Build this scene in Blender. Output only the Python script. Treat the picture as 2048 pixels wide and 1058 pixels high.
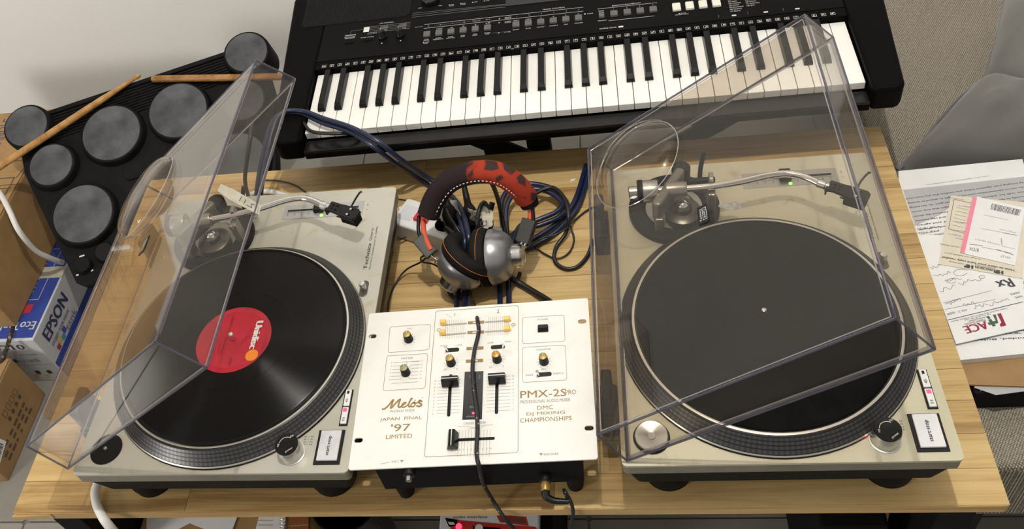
import bpy, bmesh, math, random
from mathutils import Matrix, Vector
random.seed(7)
for o in list(bpy.data.objects): bpy.data.objects.remove(o, do_unlink=True)
SC = bpy.context.scene
COL = SC.collection
R = math.radians
# ------------------------------------------------------------------ camera, world, light, exposure
F, CX, CY, CZ, PIT, YAW, ROL, PX, PY = 1832.147, .217534, -.466215, 1.059017, .804561, .246134, .246058, -86.726, -140.457
W, H = 2048, 1058
RC = Matrix.Rotation(YAW, 3, 'Z') @ Matrix.Rotation(-PIT, 3, 'X') @ Matrix.Rotation(ROL, 3, 'Y')   # x right, y forward, z up
CAMP = Vector((CX, CY, CZ))
cd = bpy.data.cameras.new('camera'); cam = bpy.data.objects.new('camera', cd); COL.objects.link(cam)
cam.matrix_world = Matrix.Translation(CAMP) @ (RC @ Matrix.Rotation(R(90), 3, 'X')).to_4x4()
cd.sensor_fit = 'HORIZONTAL'; cd.sensor_width = 36; cd.lens = F * 36 / W
cd.shift_x = -PX / W; cd.shift_y = PY / W; cd.clip_start = .01
SC.camera = cam
wd = bpy.data.worlds.new('room_air'); SC.world = wd; wd.use_nodes = True
wd.node_tree.nodes['Background'].inputs[0].default_value = (1, .965, .91, 1)
wd.node_tree.nodes['Background'].inputs[1].default_value = .46
ld = bpy.data.lights.new('ceiling_lamp', 'POINT'); ld.energy = 108; ld.color = (1, .965, .90); ld.shadow_soft_size = .025
lo = bpy.data.objects.new('ceiling_lamp', ld); lo.location = (.26, .17, 2.45); COL.objects.link(lo)
l2 = bpy.data.lights.new('wall_fill_light', 'POINT'); l2.energy = 122; l2.color = (1, .965, .91); l2.shadow_soft_size = .30      # added unseen fill light, low at left front, to brighten the back wall
lo2 = bpy.data.objects.new('wall_fill_light', l2); lo2.location = (-2.4, -1.6, 1.0); COL.objects.link(lo2)
SC.view_settings.view_transform = 'Standard'; SC.view_settings.look = 'None'
SC.view_settings.exposure = 0.0; SC.view_settings.gamma = 1; SC.view_settings.use_curve_mapping = False
FLOOR = -.45

# ------------------------------------------------------------------ measuring helpers
def ray(u, v):
    return RC @ Vector(((u - W/2 - PX)/F, 1, -(v - H/2 - PY)/F))
def at(u, v, z=0):
    r = ray(u, v); return CAMP + r*((z - CAMP.z)/r.z)
def on(M, u, v, z=0):                  # local point on the plane z of frame M
    n = M.to_3x3() @ Vector((0, 0, 1)); o = M @ Vector((0, 0, z)); r = ray(u, v)
    return M.inverted() @ (CAMP + r*(n.dot(o - CAMP)/n.dot(r)))
# ------------------------------------------------------------------ materials
def mat(name, col, rough=.5, metal=0, emit=0, spec=.5, **k):
    m = bpy.data.materials.new(name); m.use_nodes = True
    b = m.node_tree.nodes['Principled BSDF']
    b.inputs['Base Color'].default_value = (*col, 1); b.inputs['Roughness'].default_value = rough
    b.inputs['Metallic'].default_value = metal; b.inputs['Specular IOR Level'].default_value = spec
    if emit: b.inputs['Emission Color'].default_value = (*col, 1); b.inputs['Emission Strength'].default_value = emit
    for a, v in k.items(): b.inputs[a.replace('_', ' ')].default_value = v
    return m
def nd(m, t, **k):
    n = m.node_tree.nodes.new(t)
    for a, v in k.items(): setattr(n, a, v)
    return n
def lk(m, a, b): m.node_tree.links.new(a, b)
def bsdf(m): return m.node_tree.nodes['Principled BSDF']
def coords(m, scale=(1, 1, 1), kind='Object', rot=(0, 0, 0)):
    t = nd(m, 'ShaderNodeTexCoord'); p = nd(m, 'ShaderNodeMapping'); p.inputs['Scale'].default_value = scale; p.inputs['Rotation'].default_value = rot
    lk(m, t.outputs[kind], p.inputs['Vector']); return p.outputs[0]
def noise(m, vec, scale, detail=4, rough=.55, dist=0):
    n = nd(m, 'ShaderNodeTexNoise'); n.inputs['Scale'].default_value = scale; n.inputs['Detail'].default_value = detail
    n.inputs['Roughness'].default_value = rough; n.inputs['Distortion'].default_value = dist
    lk(m, vec, n.inputs['Vector']); return n.outputs['Fac']
def ramp(m, fac, stops):
    r = nd(m, 'ShaderNodeValToRGB'); e = r.color_ramp.elements
    while len(e) < len(stops): e.new(.5)
    for i, (p, c) in enumerate(stops):
        e[i].position = p; e[i].color = (*c, 1) if len(c) == 3 else c
    lk(m, fac, r.inputs[0]); return r.outputs[0]
def bump(m, h, strength=.3, dist=.001):
    b = nd(m, 'ShaderNodeBump'); b.inputs['Strength'].default_value = strength; b.inputs['Distance'].default_value = dist
    lk(m, h, b.inputs['Height']); lk(m, b.outputs[0], bsdf(m).inputs['Normal'])
def mottled(name, c1, c2, scale, rough=.5, metal=0, lo=.35, hi=.65, detail=6, bmp=0, rr=None, vscale=(1, 1, 1), **k):
    m = mat(name, c1, rough, metal, **k); v = coords(m, vscale)
    f = noise(m, v, scale, detail)
    lk(m, ramp(m, f, [(lo, c1), (hi, c2)]), bsdf(m).inputs['Base Color'])
    if bmp: bump(m, noise(m, v, scale*6, 3), bmp, .0006)
    return m
def math_(m, op, a, b=None):
    n = nd(m, 'ShaderNodeMath', operation=op)
    for i, x in enumerate((a, b)):
        if x is None: continue
        if isinstance(x, (int, float)): n.inputs[i].default_value = x
        else: lk(m, x, n.inputs[i])
    return n.outputs[0]
def clear(name, tint, dust, dustcol, f0=.04, body=0, bodycol=(0, 0, 0), scratch=True, speck=.0):
    """clear acrylic sheet: tinted see-through, mirror at grazing angles, a film of dust"""
    m = bpy.data.materials.new(name); m.use_nodes = True; N = m.node_tree.nodes; N.clear()
    out = nd(m, 'ShaderNodeOutputMaterial')
    tr = nd(m, 'ShaderNodeBsdfTransparent'); tr.inputs[0].default_value = (*tint, 1)
    gl = nd(m, 'ShaderNodeBsdfGlossy'); gl.inputs['Roughness'].default_value = .025; gl.inputs[0].default_value = (1, 1, 1, 1)
    df = nd(m, 'ShaderNodeBsdfDiffuse'); df.inputs[0].default_value = (*dustcol, 1)
    ge = nd(m, 'ShaderNodeNewGeometry')
    vm = nd(m, 'ShaderNodeVectorMath', operation='DOT_PRODUCT'); lk(m, ge.outputs['Normal'], vm.inputs[0]); lk(m, ge.outputs['Incoming'], vm.inputs[1])
    c = math_(m, 'ABSOLUTE', vm.outputs['Value'])
    p = math_(m, 'POWER', math_(m, 'SUBTRACT', 1.0, c), 5.0)
    fr = math_(m, 'ADD', math_(m, 'MULTIPLY', p, 1-f0), f0)
    v = coords(m)
    d = math_(m, 'MULTIPLY', noise(m, v, 9, 6, .65), 2*dust); cc = math_(m, 'MAXIMUM', c, .08)
    if scratch:
        s = noise(m, coords(m, (3, 60, 3), rot=(0, 0, .7)), 2.2, 2)
        s = ramp(m, s, [(.66, (0, 0, 0)), (.74, (1, 1, 1))])
        d = math_(m, 'ADD', d, math_(m, 'MULTIPLY', s, dust*1.2))
        w = nd(m, 'ShaderNodeTexVoronoi'); w.inputs['Scale'].default_value = 24; lk(m, v, w.inputs['Vector'])
        sp = ramp(m, w.outputs['Distance'], [(.02, (1, 1, 1)), (.035, (0, 0, 0))])
        d = math_(m, 'ADD', d, math_(m, 'MULTIPLY', sp, dust*1.5))
    d = math_(m, 'SUBTRACT', 1.0, math_(m, 'POWER', math_(m, 'SUBTRACT', 1.0, d), math_(m, 'DIVIDE', 1.0, cc)))   # a thin film hides more when seen aslant
    m1 = nd(m, 'ShaderNodeMixShader'); lk(m, d, m1.inputs[0]); lk(m, tr.outputs[0], m1.inputs[1]); lk(m, df.outputs[0], m1.inputs[2])
    last = m1
    if body:
        bd = nd(m, 'ShaderNodeBsdfDiffuse'); bd.inputs[0].default_value = (*bodycol, 1)
        mb = nd(m, 'ShaderNodeMixShader'); mb.inputs[0].default_value = body; lk(m, m1.outputs[0], mb.inputs[1]); lk(m, bd.outputs[0], mb.inputs[2]); last = mb
    m2 = nd(m, 'ShaderNodeMixShader'); lk(m, fr, m2.inputs[0]); lk(m, last.outputs[0], m2.inputs[1]); lk(m, gl.outputs[0], m2.inputs[2])
    lk(m, m2.outputs[0], out.inputs[0]); return m

def wood_material(name, c_dark, c_mid, c_light, randomise=True):
    m = mat(name, c_mid, .42, spec=.35); b = bsdf(m)
    t = nd(m, 'ShaderNodeTexCoord'); oi = nd(m, 'ShaderNodeObjectInfo')
    off = nd(m, 'ShaderNodeVectorMath', operation='SCALE'); off.inputs[0].default_value = (37, 19, 11); lk(m, oi.outputs['Random'], off.inputs['Scale'])
    ad = nd(m, 'ShaderNodeVectorMath', operation='ADD'); lk(m, t.outputs['Object'], ad.inputs[0]); lk(m, off.outputs[0], ad.inputs[1])
    mp = nd(m, 'ShaderNodeMapping'); mp.inputs['Scale'].default_value = (3.2, 42, 42); lk(m, ad.outputs[0], mp.inputs[0])
    f = noise(m, mp.outputs[0], 1.0, 7, .62, .6)
    mp2 = nd(m, 'ShaderNodeMapping'); mp2.inputs['Scale'].default_value = (5, 330, 330); lk(m, ad.outputs[0], mp2.inputs[0])
    f2 = noise(m, mp2.outputs[0], 1.0, 2)
    fs = math_(m, 'ADD', math_(m, 'MULTIPLY', f, .75), math_(m, 'MULTIPLY', f2, .25))
    if randomise: fs = math_(m, 'ADD', fs, math_(m, 'MULTIPLY', math_(m, 'SUBTRACT', oi.outputs['Random'], .5), .16))
    lk(m, ramp(m, fs, [(.33, c_dark), (.48, c_mid), (.66, c_light)]), b.inputs['Base Color'])
    bump(m, f2, .05, .0004); return m

M = {}
M['black'] = mat('black_plastic', (.005, .005, .005), .42, spec=.25)
M['black_matte'] = mat('black_matte', (.005, .005, .005), .75, spec=.15)
M['black_gloss'] = mat('black_gloss', (.005, .005, .005), .18, spec=.3)
M['kb_black'] = mat('keyboard_black', (.002, .002, .002), .5, spec=.04)
M['kb_panel'] = mat('keyboard_panel', (.004, .004, .0039), .55, spec=.05)
M['rubber'] = mat('rubber_black', (.006, .006, .0055), .62, spec=.15)
M['ring'] = mat('ring_black', (.009, .0095, .011), .5, spec=.2)
M['grey_btn'] = mat('grey_button', (.105, .105, .105), .6, spec=.3)
M['ivory_btn'] = mat('ivory_button', (.72, .70, .62), .5)
M['white_key'] = mat('white_key', (.86, .85, .81), .28)
M['black_key'] = mat('black_key', (.004, .004, .004), .26, spec=.22)
M['print_white'] = mat('print_white', (.62, .62, .60), .6)
M['print_grey'] = mat('print_grey', (.25, .25, .24), .6)
M['print_black'] = mat('print_black', (.012, .012, .014), .6)
M['print_gold'] = mat('print_gold', (.27, .165, .045), .5)
M['print_dim'] = mat('print_dim', (.25, .205, .14), .6)
M['print_blue'] = mat('print_blue', (.035, .04, .12), .5)
M['ink'] = mat('ink', (.05, .05, .06), .7)
M['ink_grey'] = mat('ink_grey', (.22, .22, .23), .8)
M['maroon'] = mat('maroon_print', (.25, .01, .04), .6)
M['dkgreen'] = mat('green_print', (.04, .10, .06), .6)
M['chrome'] = mat('chrome', (.82, .82, .82), .10, 1)
M['alu'] = mat('brushed_aluminium', (.62, .62, .61), .28, 1)
M['steel'] = mat('grey_steel', (.36, .35, .33), .35, .85)
M['steel_dark'] = mat('dark_steel', (.11, .105, .095), .30, .8)
M['steel_mid'] = mat('mid_steel', (.22, .21, .19), .42, .7)
M['silver_paint'] = mat('silver_paint', (.33, .33, .345), .32, .75)
M['gold'] = mat('gold_plate', (.80, .55, .16), .3, .8)
M['goldknob'] = mat('gold_knob_top', (.38, .28, .09), .45, .5)
M['cable_blue'] = mat('cable_blue', (.008, .014, .045), .33)
M['cable_black'] = mat('cable_black', (.008, .008, .008), .4)
M['cable_white'] = mat('cable_white', (.72, .70, .66), .4)
M['white_plastic'] = mat('white_plastic', (.70, .70, .69), .4)
M['red_led'] = mat('red_led', (1, .04, .10), .4, emit=2.2)
M['green_led'] = mat('green_led', (.25, 1, .08), .4, emit=2.2)
M['red_plastic'] = mat('red_plastic', (.5, .01, .012), .25)
M['copper'] = mat('copper_wire', (.75, .38, .24), .35, .9)
M['orange_foam'] = mat('orange_foam', (.62, .09, .035), .8)
M['pink'] = mat('pink_strip', (.78, .25, .34), .7)
M['leather'] = mat('tan_leather', (.24, .085, .02), .55)
M['lcd'] = mat('lcd_glass', (.012, .013, .018), .12)
M['paper'] = mottled('paper', (.80, .80, .80), (.74, .74, .74), 14, .85)
M['paper2'] = mottled('paper_grey', (.40, .40, .41), (.45, .45, .46), 10, .85)
M['cream'] = mottled('cream_card', (.70, .65, .54), (.64, .59, .48), 20, .8)
M['cardboard'] = mottled('cardboard', (.36, .215, .085), (.30, .175, .065), 30, .8, bmp=.15)
M['cardboard2'] = mottled('cardboard_pale', (.33, .20, .085), (.27, .16, .065), 20, .8, bmp=.15)
M['boxprint'] = mat('box_print', (.10, .06, .03), .8)
M['epson_blue'] = mat('box_blue', (.03, .06, .30), .45)
M['box_white'] = mottled('box_white', (.60, .61, .64), (.54, .55, .58), 12, .5)
M['drum_body'] = mottled('drum_body', (.005, .005, .005), (.008, .008, .008), 60, .6, spec=.08)
M['pad'] = mottled('drum_pad_rubber', (.040, .042, .047), (.098, .102, .110), 22, .7, lo=.36, hi=.72, spec=.3)
M['stick'] = wood_material('drumstick_wood', (.22, .10, .025), (.36, .18, .055), (.50, .28, .10))
M['wood'] = wood_material('table_wood', (.27, .155, .055), (.47, .31, .125), (.60, .43, .195))
M['wood_edge'] = wood_material('table_edge', (.34, .20, .075), (.46, .30, .12), (.55, .38, .17), False)
M['wall'] = mottled('wall_paint', (.90, .875, .835), (.885, .86, .82), 3, .8)
M['ceiling'] = mat('ceiling_paint', (.75, .74, .71), .9)
M['grout'] = mat('grout', (.16, .15, .13), .9)
M['tile'] = mottled('floor_tile', (.26, .245, .215), (.22, .21, .185), 5, .16)
M['tape'] = mottled('masking_tape', (.55, .52, .43), (.42, .39, .31), 60, .75, bmp=.5)
M['cellotape'] = mottled('crumpled_tape', (.62, .62, .62), (.40, .41, .42), 120, .25, bmp=.8)
M['cushion'] = mottled('headphone_pad', (.006, .0055, .005), (.010, .009, .0085), 60, .75, spec=.15)
M['fuzz'] = mottled('slipmat_felt', (.003, .003, .003), (.006, .006, .0058), 40, .95, spec=.1)
# aged turntable metal
m = mottled('turntable_metal', (.50, .485, .425), (.44, .425, .36), 5, .42, .35, .35, .7)
v = coords(m, (1, 1, 1)); st = ramp(m, noise(m, v, 26, 9, .7), [(.60, (0, 0, 0)), (.72, (1, 1, 1))])
mx = nd(m, 'ShaderNodeMix', data_type='RGBA'); mx.inputs['B'].default_value = (.36, .31, .17, 1)
old = bsdf(m).inputs['Base Color'].links[0].from_socket; lk(m, old, mx.inputs['A']); lk(m, math_(m, 'MULTIPLY', st, .7), mx.inputs['Factor']); lk(m, mx.outputs['Result'], bsdf(m).inputs['Base Color'])
bump(m, noise(m, v, 300, 2), .06, .0003); M['tt'] = m
# yellowed zone of the second turntable (aged more towards the corner with the button)
m2 = m.copy(); m2.name = 'turntable_metal_yellowed'; M['tt2'] = m2
for n in m2.node_tree.nodes:
    if n.type == 'VALTORGB' and n.color_ramp.elements[0].color[0] > .3:
        n.color_ramp.elements[0].color = (.56, .535, .43, 1); n.color_ramp.elements[1].color = (.50, .47, .34, 1)
M['tt_edge'] = mottled('turntable_edge_shade', (.27, .255, .20), (.20, .185, .135), 18, .5, .4, .35, .7)  # plinth lip toned darker than the top: its shade is put into the colour
# platter rim with rows of dots run together
m = mat('platter_rim', (.03, .03, .03), .35, .6)
v = coords(m); g = nd(m, 'ShaderNodeTexGradient', gradient_type='RADIAL'); lk(m, v, g.inputs[0])
s = math_(m, 'SINE', math_(m, 'MULTIPLY', g.outputs['Fac'], 2*math.pi*180))
lk(m, ramp(m, math_(m, 'ADD', math_(m, 'MULTIPLY', s, .5), .5), [(.2, (.050, .050, .050)), (.8, (.078, .078, .076))]), bsdf(m).inputs['Base Color']); M['rim_dots'] = m
M['rim_dark'] = mat('platter_rim_dark', (.012, .012, .012), .4, .3)
M['rim_bright'] = mat('platter_rim_bright', (.55, .53, .48), .3, .8)
# vinyl
m = mat('vinyl', (.0012, .0012, .0012), .30, spec=.22); b = bsdf(m); b.inputs['Anisotropic'].default_value = .95; b.inputs['Anisotropic Rotation'].default_value = .25
tg = nd(m, 'ShaderNodeTangent', direction_type='RADIAL', axis='Z'); lk(m, tg.outputs[0], b.inputs['Tangent'])
v = coords(m); ln = nd(m, 'ShaderNodeVectorMath', operation='LENGTH'); lk(m, v, ln.inputs[0])
cmb = nd(m, 'ShaderNodeCombineXYZ'); lk(m, ln.outputs['Value'], cmb.inputs[0])
nb = noise(m, cmb.outputs[0], 140, 3)
lk(m, ramp(m, nb, [(.35, (.27, .27, .27)), (.65, (.31, .31, .31))]), b.inputs['Roughness'])
M['vinyl'] = m
m = mat('record_label', (.42, .008, .028), .35); v = coords(m)
lk(m, ramp(m, noise(m, v, 30, 4), [(.35, (.46, .009, .03)), (.7, (.34, .006, .022))]), bsdf(m).inputs['Base Color']); M['label'] = m
M['orange'] = mat('orange_print', (.75, .22, .02), .4)
# mixer paint
m = mottled('mixer_paint', (.79, .785, .755), (.74, .73, .695), 6, .38); v = coords(m)
st = ramp(m, noise(m, v, 12, 8, .7), [(.63, (0, 0, 0)), (.76, (1, 1, 1))])
mx = nd(m, 'ShaderNodeMix', data_type='RGBA'); mx.inputs['B'].default_value = (.62, .55, .38, 1)
old = bsdf(m).inputs['Base Color'].links[0].from_socket; lk(m, old, mx.inputs['A']); lk(m, math_(m, 'MULTIPLY', st, .30), mx.inputs['Factor']); lk(m, mx.outputs['Result'], bsdf(m).inputs['Base Color']); M['mixer'] = m
# sofa weave
m = mat('sofa_weave', (.30, .27, .22), .9, spec=.15); v = coords(m, rot=(0, 0, .55))
def wv(m, v, sc, ax):
    w = nd(m, 'ShaderNodeTexWave', wave_type='BANDS', bands_direction=ax); w.inputs['Scale'].default_value = sc; w.inputs['Distortion'].default_value = 1.2
    w.inputs['Detail'].default_value = 1; w.inputs['Detail Scale'].default_value = 3; lk(m, v, w.inputs['Vector']); return w.outputs['Fac']
wa, wb = wv(m, v, 105, 'X'), wv(m, v, 130, 'Y')
f = math_(m, 'ADD', math_(m, 'MULTIPLY', wa, wb), math_(m, 'MULTIPLY', noise(m, v, 260, 2), .5))
lk(m, ramp(m, f, [(.22, (.13, .11, .085)), (.50, (.33, .295, .235)), (.85, (.56, .52, .43))]), bsdf(m).inputs['Base Color']); bump(m, f, .7, .002); M['weave'] = m
# velvet pillow
m = mottled('grey_velvet', (.125, .12, .112), (.17, .165, .155), 5, .8, spec=.1, Sheen_Weight=.35); bump(m, noise(m, coords(m), 9, 3), .35, .02); M['velvet'] = m
# headphone sleeve: dark brown cloth turning into an orange red graphic along its length
m = mat('sleeve_cloth', (.03, .02, .022), .8, spec=.1); v = coords(m)
sx = nd(m, 'ShaderNodeSeparateXYZ'); lk(m, v, sx.inputs[0])
vo = nd(m, 'ShaderNodeTexVoronoi', feature='DISTANCE_TO_EDGE'); vo.inputs['Scale'].default_value = 44; lk(m, v, vo.inputs['Vector'])
ringp = ramp(m, vo.outputs['Distance'], [(.06, (.30, .035, .018)), (.13, (.28, .032, .016)), (.20, (.035, .022, .02))])
nz = math_(m, 'ADD', sx.outputs[0], math_(m, 'MULTIPLY', math_(m, 'SUBTRACT', noise(m, v, 25, 3), .5), .05))
fx = ramp(m, math_(m, 'MULTIPLY', math_(m, 'ADD', nz, .0), 20.0), [(.12, (0, 0, 0)), (.32, (1, 1, 1))])
mx = nd(m, 'ShaderNodeMix', data_type='RGBA'); mx.inputs['A'].default_value = (.020, .0135, .0145, 1); lk(m, ringp, mx.inputs['B']); lk(m, fx, mx.inputs['Factor']); lk(m, mx.outputs['Result'], bsdf(m).inputs['Base Color'])
bump(m, noise(m, v, 400, 2), .3, .0005); M['sleeve'] = m
# braided cable: black with pale flecks
m = mat('braided', (.01, .01, .01), .6); v = coords(m)
w = nd(m, 'ShaderNodeTexVoronoi'); w.inputs['Scale'].default_value = 170; lk(m, v, w.inputs['Vector'])
lk(m, ramp(m, w.outputs['Distance'], [(.12, (.30, .27, .22)), (.22, (.008, .008, .008))]), bsdf(m).inputs['Base Color']); M['braid'] = m
m = mat('rope_braid', (.2, .12, .05), .8); v = coords(m)
w = nd(m, 'ShaderNodeTexVoronoi'); w.inputs['Scale'].default_value = 120; lk(m, v, w.inputs['Vector'])
lk(m, ramp(m, w.outputs['Distance'], [(.2, (.30, .20, .10)), (.45, (.02, .015, .01))]), bsdf(m).inputs['Base Color']); M['rope'] = m
M['acrylic'] = clear('lid_acrylic', (.885, .86, .825), .003, (.60, .58, .56), .028)
M['acrylic_edge'] = clear('lid_acrylic_edge', (.62, .61, .68), .03, (.62, .61, .64), .06, .45, (.06, .057, .10), False)
M['acrylic_light'] = clear('lid_acrylic_glint', (.85, .85, .88), .03, (.7, .7, .72), .08, .38, (.55, .55, .58), False)  # pale body colour paints in the bright reflection lines on the lid
M['clear'] = clear('clear_plastic', (.9, .9, .9), .06, (.6, .6, .6), scratch=False)

# ------------------------------------------------------------------ mesh helpers
class MB:
    def __init__(s): s.v = []; s.f = []; s.m = []
    def add(s, vs, fs, mi=0, X=None):
        o = len(s.v); s.v += [tuple(X @ Vector(p)) if X else tuple(p) for p in vs]
        s.f += [tuple(o + i for i in f) for f in fs]; s.m += [mi]*len(fs); return s
    def box(s, x0, x1, y0, y1, z0, z1, mi=0, X=None):
        return s.add([(x0, y0, z0), (x1, y0, z0), (x1, y1, z0), (x0, y1, z0), (x0, y0, z1), (x1, y0, z1), (x1, y1, z1), (x0, y1, z1)],
                     [(3, 2, 1, 0), (4, 5, 6, 7), (0, 1, 5, 4), (1, 2, 6, 5), (2, 3, 7, 6), (3, 0, 4, 7)], mi, X)
    def prism(s, poly, z0, z1, mi=0, X=None, top=None):
        n = len(poly); t = top or poly
        return s.add([(*p, z0) for p in poly] + [(*p, z1) for p in t], [tuple(range(n-1, -1, -1)), tuple(range(n, 2*n))] + [(i, (i+1) % n, n+(i+1) % n, n+i) for i in range(n)], mi, X)
    def lathe(s, prof, seg=32, X=None, mi=0, mis=None, caps=True):
        n = len(prof); vs = [(r*math.cos(2*math.pi*k/seg), r*math.sin(2*math.pi*k/seg), z) for k in range(seg) for r, z in prof]
        o = len(s.v); s.add(vs, [], mi, X)
        for k in range(seg):
            k2 = (k+1) % seg
            for i in range(n-1):
                s.f.append((o+k*n+i, o+k2*n+i, o+k2*n+i+1, o+k*n+i+1)); s.m.append(mis[i] if mis else mi)
        if caps:
            if prof[0][0] > 1e-6: s.f.append(tuple(o+k*n for k in range(seg-1, -1, -1))); s.m.append(mis[0] if mis else mi)
            if prof[-1][0] > 1e-6: s.f.append(tuple(o+k*n+n-1 for k in range(seg))); s.m.append(mis[-1] if mis else mi)
        return s
    def tube(s, pts, r, seg=8, mi=0, smooth=5, closed=False, flat=1.0):
        P = spline(pts, smooth) if smooth else [Vector(p) for p in pts]
        n = len(P); rr = r if callable(r) else (lambda t: r)
        T = [(P[min(i+1, n-1)] - P[max(i-1, 0)]).normalized() for i in range(n)]
        a = Vector((0, 0, 1)) if abs(T[0].z) < .9 else Vector((1, 0, 0)); N_ = (a - T[0]*a.dot(T[0])).normalized()
        o = len(s.v)
        for i in range(n):
            N_ = (N_ - T[i]*N_.dot(T[i])).normalized(); B = T[i].cross(N_); q = rr(i/(n-1))
            for k in range(seg):
                an = 2*math.pi*k/seg; s.v.append(tuple(P[i] + N_*(q*flat*math.cos(an)) + B*(q*math.sin(an))))
        for i in range(n-1):
            for k in range(seg):
                k2 = (k+1) % seg; s.f.append((o+i*seg+k, o+i*seg+k2, o+(i+1)*seg+k2, o+(i+1)*seg+k)); s.m.append(mi)
        if not closed:
            s.f.append(tuple(o+k for k in range(seg-1, -1, -1))); s.m.append(mi)
            s.f.append(tuple(o+(n-1)*seg+k for k in range(seg))); s.m.append(mi)
        return s
    def build(s, name, mats, parent=None, smooth=None, bevel=0, loc=None, seg=2):
        me = bpy.data.meshes.new(name); me.from_pydata(s.v, [], s.f); 
        for q in (mats if isinstance(mats, (list, tuple)) else [mats]): me.materials.append(q)
        me.polygons.foreach_set('material_index', s.m)
        bm = bmesh.new(); bm.from_mesh(me); bmesh.ops.recalc_face_normals(bm, faces=bm.faces[:]); bm.to_mesh(me); bm.free()
        o = bpy.data.objects.new(name, me); COL.objects.link(o)
        if parent: o.parent = parent
        if loc is not None: o.location = loc
        if smooth is not None: shade(me, smooth)
        if bevel:
            b = o.modifiers.new('edges', 'BEVEL'); b.width = bevel; b.segments = seg; b.limit_method = 'ANGLE'; b.angle_limit = R(40)
        return o
def shade(me, ang=40):
    me.polygons.foreach_set('use_smooth', [True]*len(me.polygons))
    try: me.set_sharp_from_angle(angle=R(ang))
    except Exception: pass
def spline(pts, k):
    P = [Vector(p) for p in pts]
    if len(P) < 3: return P
    out = []
    for i in range(len(P)-1):
        a, b, c, d = P[max(i-1, 0)], P[i], P[i+1], P[min(i+2, len(P)-1)]
        for j in range(k):
            t = j/k; out.append(.5*((2*b) + (c-a)*t + (2*a-5*b+4*c-d)*t*t + (3*b-a-3*c+d)*t**3))
    return out + [P[-1]]
def rrect(x0, x1, y0, y1, r, n=5):
    o = []
    for cx, cy, a in ((x1-r, y1-r, 0), (x0+r, y1-r, 90), (x0+r, y0+r, 180), (x1-r, y0+r, 270)):
        for k in range(n+1): t = R(a + 90*k/n); o.append((cx + r*math.cos(t), cy + r*math.sin(t)))
    return o
def circ(cx, cy, r, n=24): return [(cx + r*math.cos(2*math.pi*k/n), cy + r*math.sin(2*math.pi*k/n)) for k in range(n)]
def plate_with_holes(mb, outer, holes, z0, z1, mi=0):
    bm = bmesh.new(); es = []
    for poly in [outer] + holes:
        vs = [bm.verts.new((*p, 0)) for p in poly]
        es += [bm.edges.new((vs[i], vs[(i+1) % len(vs)])) for i in range(len(vs))]
    bmesh.ops.triangle_fill(bm, use_beauty=True, edges=es)
    bm.verts.ensure_lookup_table(); bm.verts.index_update()
    n = len(bm.verts); vs = [v.co.copy() for v in bm.verts]
    mb.add([(p.x, p.y, z1) for p in vs] + [(p.x, p.y, z0) for p in vs], [tuple(v.index for v in f.verts) for f in bm.faces] + [tuple(n + v.index for v in reversed(f.verts)) for f in bm.faces], mi)
    for poly in [outer] + holes:
        k = len(poly); mb.add([(*p, z0) for p in poly] + [(*p, z1) for p in poly], [(i, (i+1) % k, k+(i+1) % k, k+i) for i in range(k)], mi)
    bm.free(); return mb
def empty(name, label, cat, M4=None, loc=(0, 0, 0), rz=0, group=None):
    o = bpy.data.objects.new(name, None); COL.objects.link(o); o.empty_display_size = .02
    o.matrix_world = M4 if M4 is not None else Matrix.Translation(loc) @ Matrix.Rotation(rz, 4, 'Z')
    return tag(o, label, cat, group)
def tag(o, label, cat, group=None):
    o['label'] = label; o['category'] = cat
    if group: o['group'] = group
    return o
def part(o, label): o['label'] = label; return o
def struct(o): o['kind'] = 'structure'; return o
def stuff(o): o['kind'] = 'stuff'; return o
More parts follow.
